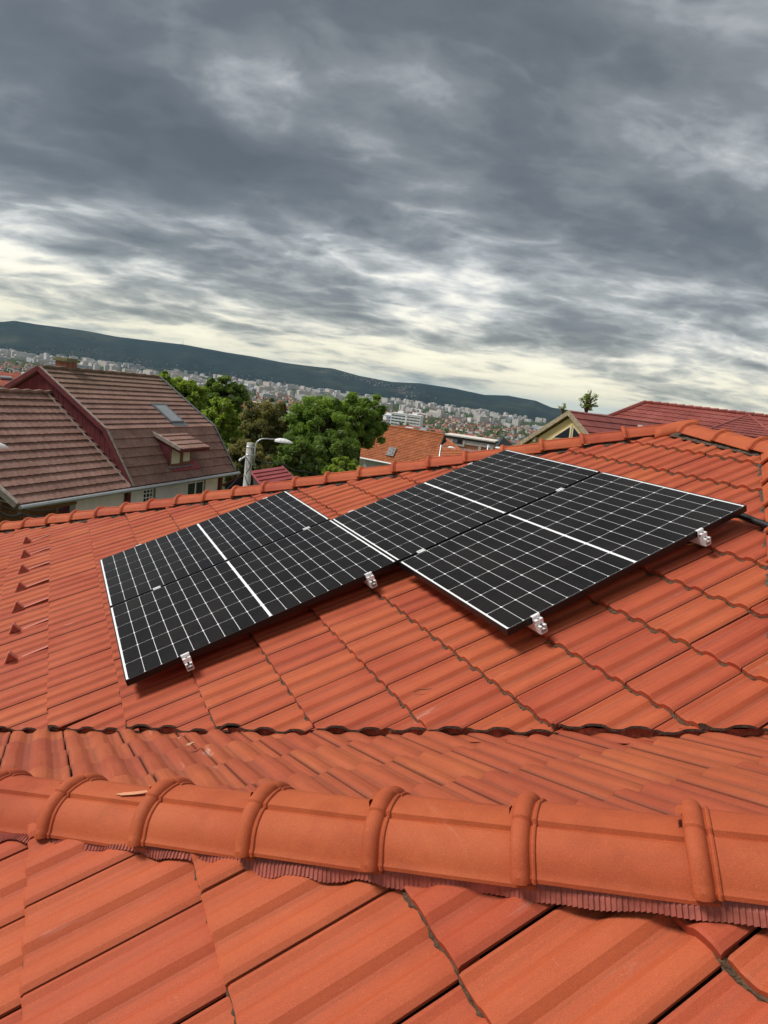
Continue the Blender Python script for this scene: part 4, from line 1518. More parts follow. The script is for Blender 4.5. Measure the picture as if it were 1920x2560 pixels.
# timber wall and porch under the wing
mb = MB(); mb.box2((gl_l + .5, 1.2, -7), (wl_, 1.35, -.1)); mb.build('timber_wall', wood_brown, brown)
mb = MB()
for x in np.arange(gl_l + .8, wl_ + .01, 1.15): mb.box2((x - .07, .40, -7), (x + .07, .54, -.25))
mb.box2((gl_l + .5, .38, -.42), (wl_, .56, -.26))
mb.build('porch_post', wood_brown, brown)
mb = MB(); mb.slab([(gl_l + .4, .1, -.16), (wl_ + .1, .1, -.16), (wl_ + .1, 1.3, -.10), (gl_l + .4, 1.3, -.10)], (0, 0, 1), .03); mb.build('soffit', old_white, brown)
# skylight
upn = Vector((0, -(rz_ - bz), rn - bn)).normalized()
sks = [hbl(x, y, HB @ Vector((0, bn, bz)), (HB.to_3x3() @ upn)) for x, y in ((383, 1016), (411, 1015), (449, 1056), (424, 1057))]
sx0, sx1 = (sks[0].x + sks[3].x) / 2, (sks[1].x + sks[2].x) / 2
ups = sl_up.normalized(); Pb = Vector((0, bn, bz))
b0 = (sks[3] - Pb).dot(ups); b1 = (sks[0] - Pb).dot(ups)
mb = MB()
for (a, c, p, q) in ((sx0 - .06, sx1 + .06, b0 - .06, b0), (sx0 - .06, sx1 + .06, b1, b1 + .08), (sx0 - .06, sx0, b0, b1), (sx1, sx1 + .06, b0, b1)):
    mb.box(Pb + Vector(((a + c) / 2, 0, 0)) + ups * (p + q) / 2 + upn * .07, (c - a, q - p, .12), (Vector((1, 0, 0)), ups, upn))
sw = mb.build('roof_window', lead_grey, brown)
mb = MB(); mb.box(Pb + Vector(((sx0 + sx1) / 2, 0, 0)) + ups * (b0 + b1) / 2 + upn * .10, (sx1 - sx0, b1 - b0, .02), (Vector((1, 0, 0)), ups, upn)); mb.build('pane', sky_glass, sw)
mb = MB(); mb.box(Pb + Vector(((sx0 + sx1) / 2 + .05, 0, 0)) + ups * (b0 - .17) + upn * .055, (sx1 - sx0 + .2, .24, .02), (Vector((1, 0, 0)), ups, upn)); mb.build('apron', lead_grey, sw)
# dormer
dy = .30
Dp_ = HB @ Vector((0, dy, 0))
dl = hbl(426, 1140, Dp_, n_); dr = hbl(476, 1140, Dp_, n_); db = hbl(450, 1160, Dp_, n_).z; dt = hbl(450, 1120, Dp_, n_).z
rt = [hbl(x, y, HB @ Vector((0, bn + .35, 0)), n_) for x, y in ((369, 1066), (455, 1073))]
rb_ = [hbl(x, y, HB @ Vector((0, dy - .45, 0)), n_) for x, y in ((442, 1125), (508, 1120))]
x0, x1 = (rt[0].x + rb_[0].x) / 2, (rt[1].x + rb_[1].x) / 2
zt = (rt[0].z + rt[1].z) / 2; zb = (rb_[0].z + rb_[1].z) / 2
ds = Vector((0, bn + .35 - (dy - .45), zt - zb)); dlg = ds.length
dorm = bpy.data.objects.new('dormer', None); COL.objects.link(dorm); dorm.parent = brown
course_roof(dorm, (0, dy - .45, zb), (1, 0, 0), ds, [(x0, 0), (x1, 0), (x1, dlg), (x0, dlg)], dlg / 5, brown_tile, .010, .3, .045, seed=7)
mb = MB()
mb.slab([(x0, dy - .45, zb - .02), (x1, dy - .45, zb - .02), (x1, bn + .35, zt - .02), (x0, bn + .35, zt - .02)], (0, -.3, 1), .12)
A_, B_ = Vector((x0 - .03, dy - .47, zb)), Vector((x0 - .03, bn + .35, zt)); d_ = B_ - A_
mb.build('dormer_roof', wine_planks, dorm)
mb = MB(); mb.box((A_ + B_) / 2 + Vector((0, 0, .03)), (d_.length, .09, .14), (d_.normalized(), Vector((1, 0, 0)), d_.normalized().cross(Vector((1, 0, 0))))); mb.build('verge_board', old_white, dorm)
mb = MB()
mb.slab([(dl.x, dy, db), (dl.x, dy, zb), (dl.x, bn + .3, zt - .1), (dl.x, bn, db)], (-1, 0, 0), .1)
mb.slab([(dr.x, dy, db), (dr.x, dy, zb), (dr.x, bn + .3, zt - .1), (dr.x, bn, db)], (1, 0, 0), .1)
mb.build('cheek', wine_planks, dorm)
mb = MB(); mb.box2((dl.x, dy - .02, db - .08), (dr.x, dy + .05, zb + .1)); mb.build('window', wood_brown, dorm)
w2 = (dr.x - dl.x)
mb = MB(); mb.box2((dl.x + .06, dy - .04, db + .05), (dl.x + w2 * .42, dy - .02, dt - .02)); mb.box2((dl.x + w2 * .60, dy - .04, db + .10), (dr.x - .10, dy - .02, dt - .08)); mb.build('blind', cream_blind, dorm)
mb = MB(); mb.box2((dl.x - .08, dy - .12, db - .12), (dr.x + .08, dy + .02, db - .06)); mb.build('sill', lead_grey, dorm)
lown = Vector((0, -bz, bn)).normalized()
cpos = Vector(((dl.x + dr.x) / 2 + .35, 0, 0)) + sl_low.normalized() * (ll * .24) + lown * .06
mb = MB(); mb.box(cpos, (w2 + .45, ll * .17, .02), (Vector((1, 0, 0)), sl_low.normalized(), lown)); mb.build('apron', simple('painted_red_apron', (.30, .045, .05), .6, var=.3, scale=5), dorm)
# chimney of single bricks on the ridge
cx = hbl(178, 925, HB @ Vector((0, rn, 0)), n_).x
chim = bpy.data.objects.new('chimney', None); COL.objects.link(chim); chim.parent = brown; chim.location = (cx, rn + .25, rz_)
ctop = hbl(178, 905, HB @ Vector((0, rn, 0)), n_).z - rz_
mb = MB(); mb.box2((-.27, -.27, -.8), (.27, .27, ctop)); mb.build('core', mortar, chim)
bm_ = MB(); bm_.box((0, 0, 0), (.26, .03, .062)); brick_me = bm_.mesh('brick', old_brick)
z = -.2; row = 0
while z < ctop - .03:
    for s_ in range(4):
        for q in (-.14, .14):
            o = link_mesh('brick', brick_me, chim)
            off = q + (.0 if row % 2 else .0)
            rot = s_ * PI / 2
            o.location = (math.cos(rot) * off - math.sin(rot) * -.28, math.sin(rot) * off + math.cos(rot) * -.28, z)
            o.rotation_euler = (0, 0, rot)
    z += .075; row += 1
mb = MB(); mb.box2((-.36, -.36, ctop), (.36, .36, ctop + .09)); mb.box2((-.30, -.30, ctop + .09), (.30, .30, ctop + .14)); mb.build('chimney_cap', lichen, chim)

# ---- orange roofed house in the middle -------------------------------------------------------


def vp_dir(vpx):
    """horizontal direction that vanishes in picture column vpx on the horizon"""
    lo, hi = -3000.0, 6000.0
    for _ in range(60):
        m = (lo + hi) / 2
        if pix_dir(vpx, m).z > 0: lo = m
        else: hi = m
    d = pix_dir(vpx, lo); return Vector((d.x, d.y, 0)).normalized()


orange_tile = roof_mat('orange_tile', (.26, .078, .030), (.36, .115, .045), (.43, .150, .065), 1.5)
white_wall = simple('white_wall', (.78, .79, .81), .9, var=.08, scale=1)
eo = -vp_dir(-2600)                                    # from left end to right end
RO = at(1112, 1088, 62)
no = Vector((-eo.y, eo.x, 0))
HO = frame_of(RO, eo, no); HOi = HO.inverted()
orange = root('orange_roof_house', HO, 'house with bright orange tiled roof and small square skylight beyond the hip tiles', 'house')


def loc_o(x, y, P, Nn): return HOi @ on_plane(x, y, P, Nn)


lend = loc_o(932, 1062, RO, no).x
ev = loc_o(893, 1142, HO @ Vector((lend, 0, 0)), eo)
sv = Vector((0, ev.y, ev.z)); so = -sv.normalized(); slo = sv.length
course_roof(orange, sv, (1, 0, 0), so, [(lend, 0), (.0, 0), (0, slo), (lend, slo)], slo / 23, orange_tile, .012, .30, .05, seed=11)
mb = MB(); mb.slab([(lend, 0, 0), (0, 0, 0), (0, -ev.y, ev.z), (lend, -ev.y, ev.z)], (0, .6, 1), .1)
mb.slab([(lend + .05, 0, -.06), (-.05, 0, -.06), (-.05, ev.y, ev.z - .06), (lend + .05, ev.y, ev.z - .06)], (0, -.6, 1), .1)
mb.build('roof_back', orange_tile, orange)
mb = MB(); mb.tube([(lend, 0, .04), (0, 0, .04)], .10, 7); mb.build('ridge_tiles', orange_tile, orange)
mb = MB(); gxo = -.75; wye = ev.y + .6; wz = ev.z * (wye / ev.y)
mb.slab([(gxo, wye, -9), (gxo, wye, wz - .2), (gxo, 0, -.25), (gxo, -wye, wz - .2), (gxo, -wye, -9)], (1, 0, 0), .3)
mb.slab([(lend + .5, wye, -9), (lend + .5, wye, wz - .2), (lend + .5, 0, -.25), (lend + .5, -wye, wz - .2), (lend + .5, -wye, -9)], (-1, 0, 0), .3)
mb.box2((lend + .5, wye, -9), (gxo, wye + .3, wz - .15)); mb.build('wall', white_wall, orange)
mb = MB()
for s_ in (1, -1):
    A_, B_ = Vector((.0, 0, -.12)), Vector((.0, s_ * ev.y, ev.z - .12)); d_ = B_ - A_
    mb.box((A_ + B_) / 2, (d_.length, .10, .30), (d_.normalized(), Vector((1, 0, 0)), d_.normalized().cross(Vector((1, 0, 0)))))
mb.box2((-.7, -.05, -1.3), (-.02, .05, -.2))
mb.build('bargeboard', simple('dark_timber', (.035, .02, .015), .8), orange)
mb = MB(); mb.box2((gxo + .0, -.5, -3.4), (gxo + .06, .45, -1.9)); w = mb.build('window', lead_grey, orange)
mb = MB(); mb.box2((gxo + .05, -.4, -3.3), (gxo + .08, .35, -2.0)); mb.build('pane', dark_glass, w)
mb = MB(); mb.tube([(lend + .1, ev.y - .1, ev.z - .05), (0, ev.y - .1, ev.z - .1)], .09, 7); mb.tube([(lend + .1, ev.y - .1, ev.z - .1), (lend + .9, ev.y + .5, ev.z - .7), (lend + .9, ev.y + .6, -9)], .07, 6); mb.build('gutter', white_paint, orange)
nro = so.cross(Vector((1, 0, 0))); nro = nro if nro.z > 0 else -nro
c = loc_o(979, 1131, HO @ sv, (HO.to_3x3() @ nro))
mb = MB(); mb.box(c + nro * .08, (.78, .98, .16), (Vector((1, 0, 0)), so, nro)); w = mb.build('roof_window', simple('window_surround', (.24, .21, .19), .7), orange)
mb = MB(); mb.box(c + nro * .165, (.5, .72, .02), (Vector((1, 0, 0)), so, nro)); mb.build('pane', dark_glass, w)
c = loc_o(956, 1066, RO, no)
mb = MB(); mb.box2((c.x - .22, .1, -.4), (c.x + .22, .5, .55)); mb.box2((c.x - .30, .05, .55), (c.x + .30, .55, .70)); mb.box2((c.x - .16, .15, .70), (c.x + .16, .45, .95))
mb.build('chimney', white_paint, orange)
# satellite dish on its gable side
dsh = empty('satellite_dish', at(1095, 1147, 56), 0, label='pale satellite dish on the gable of the orange roofed house', cat='satellite dish')
mb = MB(); dd = (CAM - at(1095, 1147, 56)).normalized()
ax = Vector((0, 0, 1)).cross(dd).normalized(); ay = dd.cross(ax)
for j in range(4):
    for i in range(16):
        a = 2 * PI * i / 16; r = .45 * j / 3
        mb.v.append(tuple(ax * math.cos(a) * r + ay * math.sin(a) * r - dd * (.12 - .12 * (j / 3) ** 2)))
for j in range(3):
    for i in range(16): mb.f.append((j * 16 + i, j * 16 + (i + 1) % 16, (j + 1) * 16 + (i + 1) % 16, (j + 1) * 16 + i)); mb.m.append(0)
mb.build('dish', simple('dish_grey', (.45, .46, .48), .5), dsh)
mb = MB(); mb.tube([-ay * .4, dd * .45 - ay * .15, dd * .5], .02, 5); mb.tube([-dd * .12, -dd * .5 - ay * .3], .03, 5); mb.build('arm', steel, dsh)

# hipped orange roof with brown sheet roof to its right, then the raw brick house
hp = [at(1117, 1098, 58), at(1118, 1152, 52), at(1184, 1152, 51)]
hip_h = root('hipped_house', Matrix.Translation(hp[0]), 'low hipped orange roof between the orange house and the brick house', 'house')
a_ax = (hp[2] - hp[1]).normalized(); s_ax = (hp[0] - hp[1]); s_ax = (s_ax - a_ax * s_ax.dot(a_ax)).normalized()
pl_ = [((q - hp[1]).dot(a_ax), (q - hp[1]).dot(s_ax)) for q in (hp[1], hp[2], hp[0])]
pl_ = [(-2.5, 0), pl_[1], pl_[2], (-2.4, pl_[2][1])]
course_roof(hip_h, hp[1] - hp[0], a_ax, s_ax, pl_, .42, orange_tile, .012, .3, .05, seed=12)
mb = MB()
rl_ = [at(1117, 1098, 58) - hp[0], at(1184, 1152, 51) - hp[0]]
mb.tube(rl_, .11, 6); mb.build('ridge_tiles', orange_tile, hip_h)
mb = MB(); q1 = hp[1] - hp[0]; q2 = hp[2] - hp[0]
mb.slab([q1 + Vector((0, .6, -.5)), q2 + Vector((-.5, .6, -.5)), q2 + Vector((-.5, .6, -8)), q1 + Vector((0, .6, -8))], (0, -1, 0), .3); mb.build('wall', white_wall, hip_h)
br_sheet = roof_mat('brown_sheet', (.17, .095, .085), (.22, .125, .112), (.27, .16, .145), .8, rough=.5)
bs = [at(1139, 1106, 59), at(1186, 1124, 60), at(1216, 1131, 60), at(1206, 1152, 53), at(1184, 1152, 52)]
bsh = root('brown_sheet_roof_house', Matrix.Translation(bs[0]), 'house with dull brown metal roof in front of the raw brick house', 'house')
a_ax = (bs[3] - bs[4]).normalized(); nn_ = (bs[1] - bs[4]).cross(bs[3] - bs[4]).normalized(); nn_ = nn_ if nn_.z > 0 else -nn_
mb = MB(); P4 = [bs[0], bs[4], bs[3], bs[2]]; P4 = [p - nn_ * (p - bs[4]).dot(nn_) for p in P4]
mb.slab([p - bs[0] for p in P4], nn_, .12); mb.build('roof', br_sheet, bsh)
for k in range(1, 9):
    f = k / 9
    A_ = P4[0].lerp(P4[3], f) - bs[0]; B_ = P4[1].lerp(P4[2], f) - bs[0]
    mb = MB(); mb.tube([A_ + nn_ * .03, B_ + nn_ * .03], .035, 4); mb.build('seam', br_sheet, bsh)
mb = MB(); mb.slab([P4[1] - bs[0] + Vector((.3, .6, -.2)), P4[2] - bs[0] + Vector((-.3, .6, -.2)), P4[2] - bs[0] + Vector((-.3, .6, -8)), P4[1] - bs[0] + Vector((.3, .6, -8))], (0, -1, 0), .3); mb.build('wall', white_wall, bsh)

# raw brick house ------------------------------------------------------------------------------
raw_brick = simple('hollow_brick', (.62, .26, .145), .9, var=.25, scale=3)
conc = simple('raw_concrete', (.66, .61, .55), .9, var=.2, scale=3)
eb = vp_dir(-5000); eb = -eb
BL = at(1113, 1086, 72)
nb_ = Vector((-eb.y, eb.x, 0)); HBk = frame_of(BL, eb, nb_); HBki = HBk.inverted()
bk_ = root('brick_house', HBk, 'unfinished flat roofed house of bare red brick with pale concrete frame', 'house')
br = HBki @ on_plane(1234, 1106, BL, nb_)
LB = br.x
mb = MB(); mb.box2((0.1, .12, -9), (LB - .1, 3.4, -.35)); mb.build('wall', raw_brick, bk_)
# courses of hollow brick standing proud in the top storey
bq = MB(); bq.box((0, 0, 0), (.36, .03, .20)); bq_me = bq.mesh('brick', raw_brick)
wa = HBki @ on_plane(1133, 1095, BL, nb_); wb = HBki @ on_plane(1156, 1111, BL, nb_)
r_ = 0
for zz_ in np.arange(-.95, -3.1, -.25):
    x = .45 + (.2 if r_ % 2 else 0)
    while x < LB - .5:
        if not (wa.x - .35 < x < wb.x + .35 and zz_ > wb.z - .3) and abs(x - LB * .74) > .35:
            o = link_mesh('brick', bq_me, bk_); o.location = (x, .105, zz_)
        x += .40
    r_ += 1
mb = MB()
mb.box2((0, 0, -.75), (LB, .3, -.30)); mb.box2((LB * .74 - .14, 0, -9), (LB * .74 + .14, .3, -.7)); mb.box2((0, 0, -9), (.28, .3, -.7)); mb.box2((LB - .28, 0, -9), (LB, .3, -.7))
mb.build('concrete_frame', conc, bk_)
mb = MB(); mb.box2((wa.x - .22, -.05, wb.z - .22), (wb.x + .22, .28, wa.z + .3)); mb.build('window_surround', conc, bk_)
mb = MB(); mb.box2((wa.x, -.07, wb.z), (wb.x, .2, wa.z)); w = mb.build('window', lead_grey, bk_)
mb = MB(); mb.box2((wa.x + (wb.x - wa.x) * .48, -.09, wb.z + .05), (wb.x - .06, -.06, wa.z - .05)); mb.build('pane', dark_glass, w)
mb = MB(); mb.box2((-.08, -.10, -.30), (LB + .1, 3.6, -.08)); mb.build('roof_slab', simple('bitumen', (.04, .038, .036), .9), bk_)
mb = MB(); mb.box2((-.12, -.14, -.08), (LB + .14, 3.65, .05)); mb.build('coping', conc, bk_)
mb = MB()
for f in (.15, .5, .85): mb.tube([(LB + .25, .3 + 2.4 * f, -9), (LB + .25, .3 + 2.4 * f, -.3)], .05, 5)
for zz_ in (-1.2, -2.4): mb.tube([(LB + .25, .3, zz_), (LB + .25, 2.8, zz_)], .04, 5)
mb.build('railing', steel, bk_)

# black roofed house and dark car-port roofs next to the yellow gable
blk = simple('black_slate', (.03, .033, .037), .6, var=.3, scale=2)
bl = root('black_roof_house', Matrix.Translation(at(1258, 1098, 95)), 'house with black pyramid roof beside the brick house', 'house')
mb = MB(); w_ = 3.1
base = [Vector((-w_, -w_ * .6, -2.3)), Vector((w_, -w_ * .9, -2.5)), Vector((w_ * .9, w_, -2.4)), Vector((-w_, w_, -2.3))]
ap = Vector((0, 0, .35))
for i in range(4): mb.add([base[i], base[(i + 1) % 4], ap], [(0, 1, 2)])
mb.build('roof', blk, bl)
mb = MB(); mb.box2((-w_ + .4, -w_ * .5, -14), (w_ - .4, w_ - .4, -2.3)); mb.build('wall', white_wall, bl)

# ---- yellow gable house on the right ---------------------------------------------------------
red_metal = roof_mat('red_metal_tile', (.20, .046, .037), (.26, .066, .052), (.31, .092, .074), .9, rough=.45)
yellow = simple('yellow_render', (.90, .70, .33), .9, var=.06, scale=1, bump=.15, bscale=30)
ey = vp_dir(3000)                                      # ridge runs this way, away to the right
GY = at(1423, 1027, 25)
ny = Vector((ey.y, -ey.x, 0))                           # to the right of the ridge, towards the camera
HY = frame_of(GY, ey, ny); HYi = HY.inverted()
yel_h = root('yellow_gable_house', HY, 'yellow gabled house with triangular windows and dark red metal roof', 'house')
rv = HYi @ on_plane(1480, 1094, GY, ey); lv = HYi @ on_plane(1275, 1122, GY, ey)
lenY = (HYi @ on_plane(1570, 1044, GY, ny)).x
rs = Vector((0, rv.y, rv.z)); ls = Vector((0, lv.y, lv.z))
rs_n = rs.normalized(); ls_n = ls.normalized()
LR = 6.2
P0 = rs_n * LR
# right hand slope (seen): rows
course_roof(yel_h, P0, (1, 0, 0), -rs_n, [(0, 0), (lenY + 8, 0), (lenY + 3, LR), (0, LR)], .36, red_metal, .010, .22, .03, seed=15)
mb = MB()
mb.slab([(0, 0, 0), (lenY + 4, 0, 0), tuple(Vector((lenY + 4, 0, 0)) + ls_n * 6), tuple(ls_n * 6)], (0, -.6, 1), .05)
mb.build('roof_back', red_metal, yel_h)
mb = MB()
for s_n, L_ in ((rs_n, LR), (ls_n, 6.0)):
    mb.slab([(0.02, 0, -.09), tuple(Vector((.02, 0, -.09)) + s_n * L_), tuple(Vector((.6, 0, -.09)) + s_n * L_), (.6, 0, -.09)], (0, 0, 1), .03)
mb.build('roof_boarding', simple('pale_boarding', (.42, .33, .17), .8, var=.25, scale=6), yel_h)
weather = simple('weathered_timber', (.36, .29, .19), .9, var=.4, scale=12, bump=.4, bscale=40)
mb = MB()
for s_n, L_ in ((rs_n, LR), (ls_n, 6.0)):
    nn = s_n.cross(Vector((1, 0, 0))); nn = nn if nn.z > 0 else -nn
    mb.box(s_n * L_ / 2 - nn * .06 + Vector((-.03, 0, 0)), (L_, .05, .15), (s_n, Vector((1, 0, 0)), nn))
mb.build('bargeboard', weather, yel_h)
for s_n, L_ in ((ls_n, 6.0), (rs_n, LR)):
    for f in (.28, .62):
        mb = MB(); q = s_n * (L_ * f)
        mb.box((.25, q.y, q.z - .25), (.5, .14, .18)); mb.build('purlin', weather, yel_h)
gx_ = .14
mb = MB(); la = ls_n * 5.2; ra_ = rs_n * 5.2
mb.slab([(gx_, 0, -.22), (gx_, la.y, la.z - .2), (gx_, la.y, -9), (gx_, ra_.y, -9), (gx_, ra_.y, ra_.z - .2)], (-1, 0, 0), .25); mb.build('gable_wall', yellow, yel_h)
mb = MB(); mb.box2((gx_, ra_.y - .25, -9), (lenY + 7, ra_.y, ra_.z - .25)); mb.box2((gx_, la.y, -9), (lenY + 4, la.y + .25, la.z - .25)); mb.build('wall', yellow, yel_h)
frame_y = simple('cream_frame', (.70, .62, .42), .6)
Gw = HY @ Vector((gx_ - .02, 0, 0))
for tri in (((1384, 1094), (1428, 1066), (1424, 1098)), ((1435, 1066), (1431, 1098), (1461, 1099))):
    pts = [HYi @ on_plane(x, y, Gw, ey) for x, y in tri]
    cc = sum(pts, Vector()) / 3
    mb = MB(); mb.slab([cc + (p - cc) * 1.16 - Vector((.03, 0, 0)) for p in pts], (-1, 0, 0), .05); w = mb.build('window', frame_y, yel_h)
    mb = MB(); mb.slab([cc + (p - cc) * .88 - Vector((.05, 0, 0)) for p in pts], (-1, 0, 0), .03); mb.build('pane', dark_glass, w)
mb = MB(); q = HYi @ on_plane(1604, 1066, HY @ (rs_n * 1.2), ny)
mb.box((q.x, q.y + .0, q.z - .35), (.22, .2, .8)); mb.build('cement_patch', simple('lime_stained', (.52, .47, .42), .9, var=.2, scale=6), yel_h)  # added block standing in for a whitish cement flashing patch

# ---- large dark red roof behind it, running out of the picture -------------------------------
er = vp_dir(-1400); er = -er
if er.dot(pix_dir(1920, 1094)) < 0 and False: er = -er
GR = at(1613, 1007, 34)
nr = Vector((-er.y, er.x, 0))
if nr.dot(GR - CAM) > 0: nr = -nr                       # towards the camera
HR = frame_of(GR, er, nr); HRi = HR.inverted()
big = root('red_roof_house', HR, 'large house with dark red metal tile roof along the right edge', 'house')
PT = math.tan(R(30)); drop = Vector((0, math.cos(R(30)), -math.sin(R(30)))); LG = 9.0
right_end = 17.0
course_roof(big, drop * LG, (1, 0, 0), -drop, [(-5.6, 0), (right_end, 0), (right_end, LG), (0, LG)], .36, red_metal, .010, .22, .035, seed=19)
hipv = Vector((-5.6, 0, 0)) + drop * LG
mb = MB()
mb.slab([(0, 0, 0), tuple(hipv), (-5.6, -drop.y * LG, drop.z * LG)], (-1, 0, .6), .05)
mb.slab([(0, 0, 0), (right_end, 0, 0), (right_end, -drop.y * LG, drop.z * LG), (-5.6, -drop.y * LG, drop.z * LG)], (0, -.5, 1), .05)
mb.build('roof_back', red_metal, big)
mb = MB(); x = 0
while x < right_end:
    mb.tube([(x, 0, .04), (x + .34, 0, .06)], [.065, .08], 7); x += .36
mb.build('ridge_cap', red_metal, big)
mb = MB(); mb.tube([(0, 0, .04), tuple(hipv + Vector((0, 0, .04)))], .10, 6); mb.build('ridge_cap', red_metal, big)
mb = MB(); mb.box2((-4.8, -6.5, -13), (right_end - .5, 7.0, drop.z * LG + .2)); mb.build('wall', yellow, big)
# hipped dormer on that slope
nb2 = Vector((0, -drop.z, drop.y))
nB = HR.to_3x3() @ nb2
apx = HRi @ on_plane(1871, 1038, GR, nB); lft = HRi @ on_plane(1773, 1067, GR, nB); rgt = HRi @ on_plane(1915, 1090, GR, nB)
mid = HRi @ on_plane(1822, 1069, GR, nB)
dn = Vector((0, .95, -.30)).normalized()
dx = (lft - apx).length
F0 = apx
FL = apx + Vector((-2.3, 0, 0)) + drop * 3.4
FLo = FL + nb2 * .0
FM = apx + Vector((-1.0, 0, 0)) + drop * 3.2 + nb2 * .8
FR = apx + Vector((1.7, 0, 0)) + drop * 3.2 + nb2 * .8
FRo = apx + Vector((2.4, 0, 0)) + drop * 3.4
mb = MB()
mb.slab([F0, FLo, FM], nb2, .04); mb.slab([F0, FM, FR], nb2, .04); mb.slab([F0, FR, FRo], nb2, .04); mb.slab([FLo, FM, FR, FRo], drop, .04)
dm = mb.build('dormer', red_metal, big)
fa_ = (FR - FM).normalized(); fs_ = (F0 - FM); fs_ = (fs_ - fa_ * fs_.dot(fa_)).normalized()
course_roof(dm, FM, fa_, fs_, [(0, 0), ((FR - FM).length, 0), ((F0 - FM).dot(fa_), (F0 - FM).dot(fs_))], .36, red_metal, .010, .22, .035, seed=20)
mb = MB()
for q in (FLo, FM, FR, FRo): mb.tube([tuple(F0 + nb2 * .02), tuple(q + nb2 * .02)], .055, 6)
mb.build('hip_cap', red_metal, dm)

# ---- small wine red shed roof by the lamp post ------------------------------------------------
Sh = at(708, 1166, 30)
shed = root('red_roof_shed', Matrix.Translation(Sh), 'low shed with wine red ribbed metal roof right of the street lamp', 'shed')
A1, A2, A3, A4 = [at(x, y, d) - Sh for x, y, d in ((706, 1166, 30.5), (746, 1206, 28), (662, 1222, 26.0), (625, 1178, 28.6))]
wine_metal = roof_mat('wine_metal', (.20, .032, .036), (.24, .042, .046), (.28, .055, .058), .9, rough=.5)
nn = (A2 - A1).cross(A4 - A1).normalized(); nn = nn if nn.z > 0 else -nn
A3 = A2 + (A4 - A1)
s_dir = (A1 - A2); along = (A3 - A2)
k_ = 5
for i in range(k_):
    f0, f1 = i / k_, (i + 1) / k_
    q = [A2 + s_dir * f0, A3 + s_dir * f0, A3 + s_dir * f1, A2 + s_dir * f1]
    mb = MB(); mb.slab([q[0] + nn * .05, q[1] + nn * .05, q[2] + nn * .005, q[3] + nn * .005], nn, .04); mb.build('roof_sheet', wine_metal, shed)
mb = MB(); mb.slab([A4 + Vector((0, 0, -.1)), A3 + Vector((0, 0, -.1)), A3 + Vector((0, 0, -3)), A4 + Vector((0, 0, -3))], (-1, -1, 0), .1)
mb.slab([A2 + Vector((0, 0, -.1)), A3 + Vector((0, 0, -.1)), A3 + Vector((0, 0, -3)), A2 + Vector((0, 0, -3))], (0, -1, 0), .1); mb.build('wall', simple('shed_dark_boards', (.06, .045, .035), .9, var=.3, scale=5), shed)
for q_ in ((A4, A3), (A1, A2)):
    mb = MB(); mb.tube(list(q_), .055, 4); mb.build('verge_trim', wine_metal, shed)
Sl = at(585, 1200, 27)
lean = root('lean_to', Matrix.Translation(Sl), 'dark lean-to with a rusty red sheet edge left of the lamp post', 'shed')
q = [at(x, y, d) - Sl for x, y, d in ((556, 1210, 27), (622, 1178, 28), (640, 1190, 30), (580, 1215, 30))]
mb = MB(); mb.slab(q, (0, 0, 1), .08); mb.build('roof', simple('rust_sheet', (.13, .035, .028), .8, var=.3), lean)
mb = MB(); mb.slab([q[0] + Vector((.2, .3, -.1)), q[1] + Vector((0, .3, -.1)), q[1] + Vector((0, .3, -4)), q[0] + Vector((.2, .3, -4))], (0, -1, 0), .1); mb.build('wall', simple('lean_boards', (.035, .03, .028), .9, var=.3, scale=5), lean)

# ---- street lamps ------------------------------------------------------------------------------
pole_conc = simple('pole_concrete', (.38, .37, .34), .9, var=.25, scale=6, bump=.5, bscale=25)


def lamp_head(mb, P, d, L, w):
    """cobra head: boat shaped hood, flat below"""
    side = d.cross(Vector((0, 0, 1))).normalized()
    ns = 9
    prof_ = [(0, .28, .5), (.1, .55, .75), (.28, .86, 1.0), (.5, 1.0, 1.0), (.7, .95, .82), (.88, .65, .5), (.97, .3, .2), (1.0, .08, .05)]
    b0 = len(mb.v)
    for (f, ww, hh) in prof_:
        for i in range(ns):
            a = PI * i / (ns - 1)
            mb.v.append(tuple(P + d * (f * L) + side * math.cos(a) * w * ww + Vector((0, 0, 1)) * (math.sin(a) * w * .85 * hh)))
    for j in range(len(prof_) - 1):
        for i in range(ns - 1): mb.f.append((b0 + j * ns + i, b0 + j * ns + i + 1, b0 + (j + 1) * ns + i + 1, b0 + (j + 1) * ns + i)); mb.m.append(0)
        mb.f.append((b0 + j * ns, b0 + (j + 1) * ns, b0 + (j + 1) * ns + ns - 1, b0 + j * ns + ns - 1)); mb.m.append(0)
    mb.f.append(tuple(b0 + i for i in range(ns))); mb.m.append(0)


lp_glass = simple('lamp_glass', (.35, .36, .36), .2)


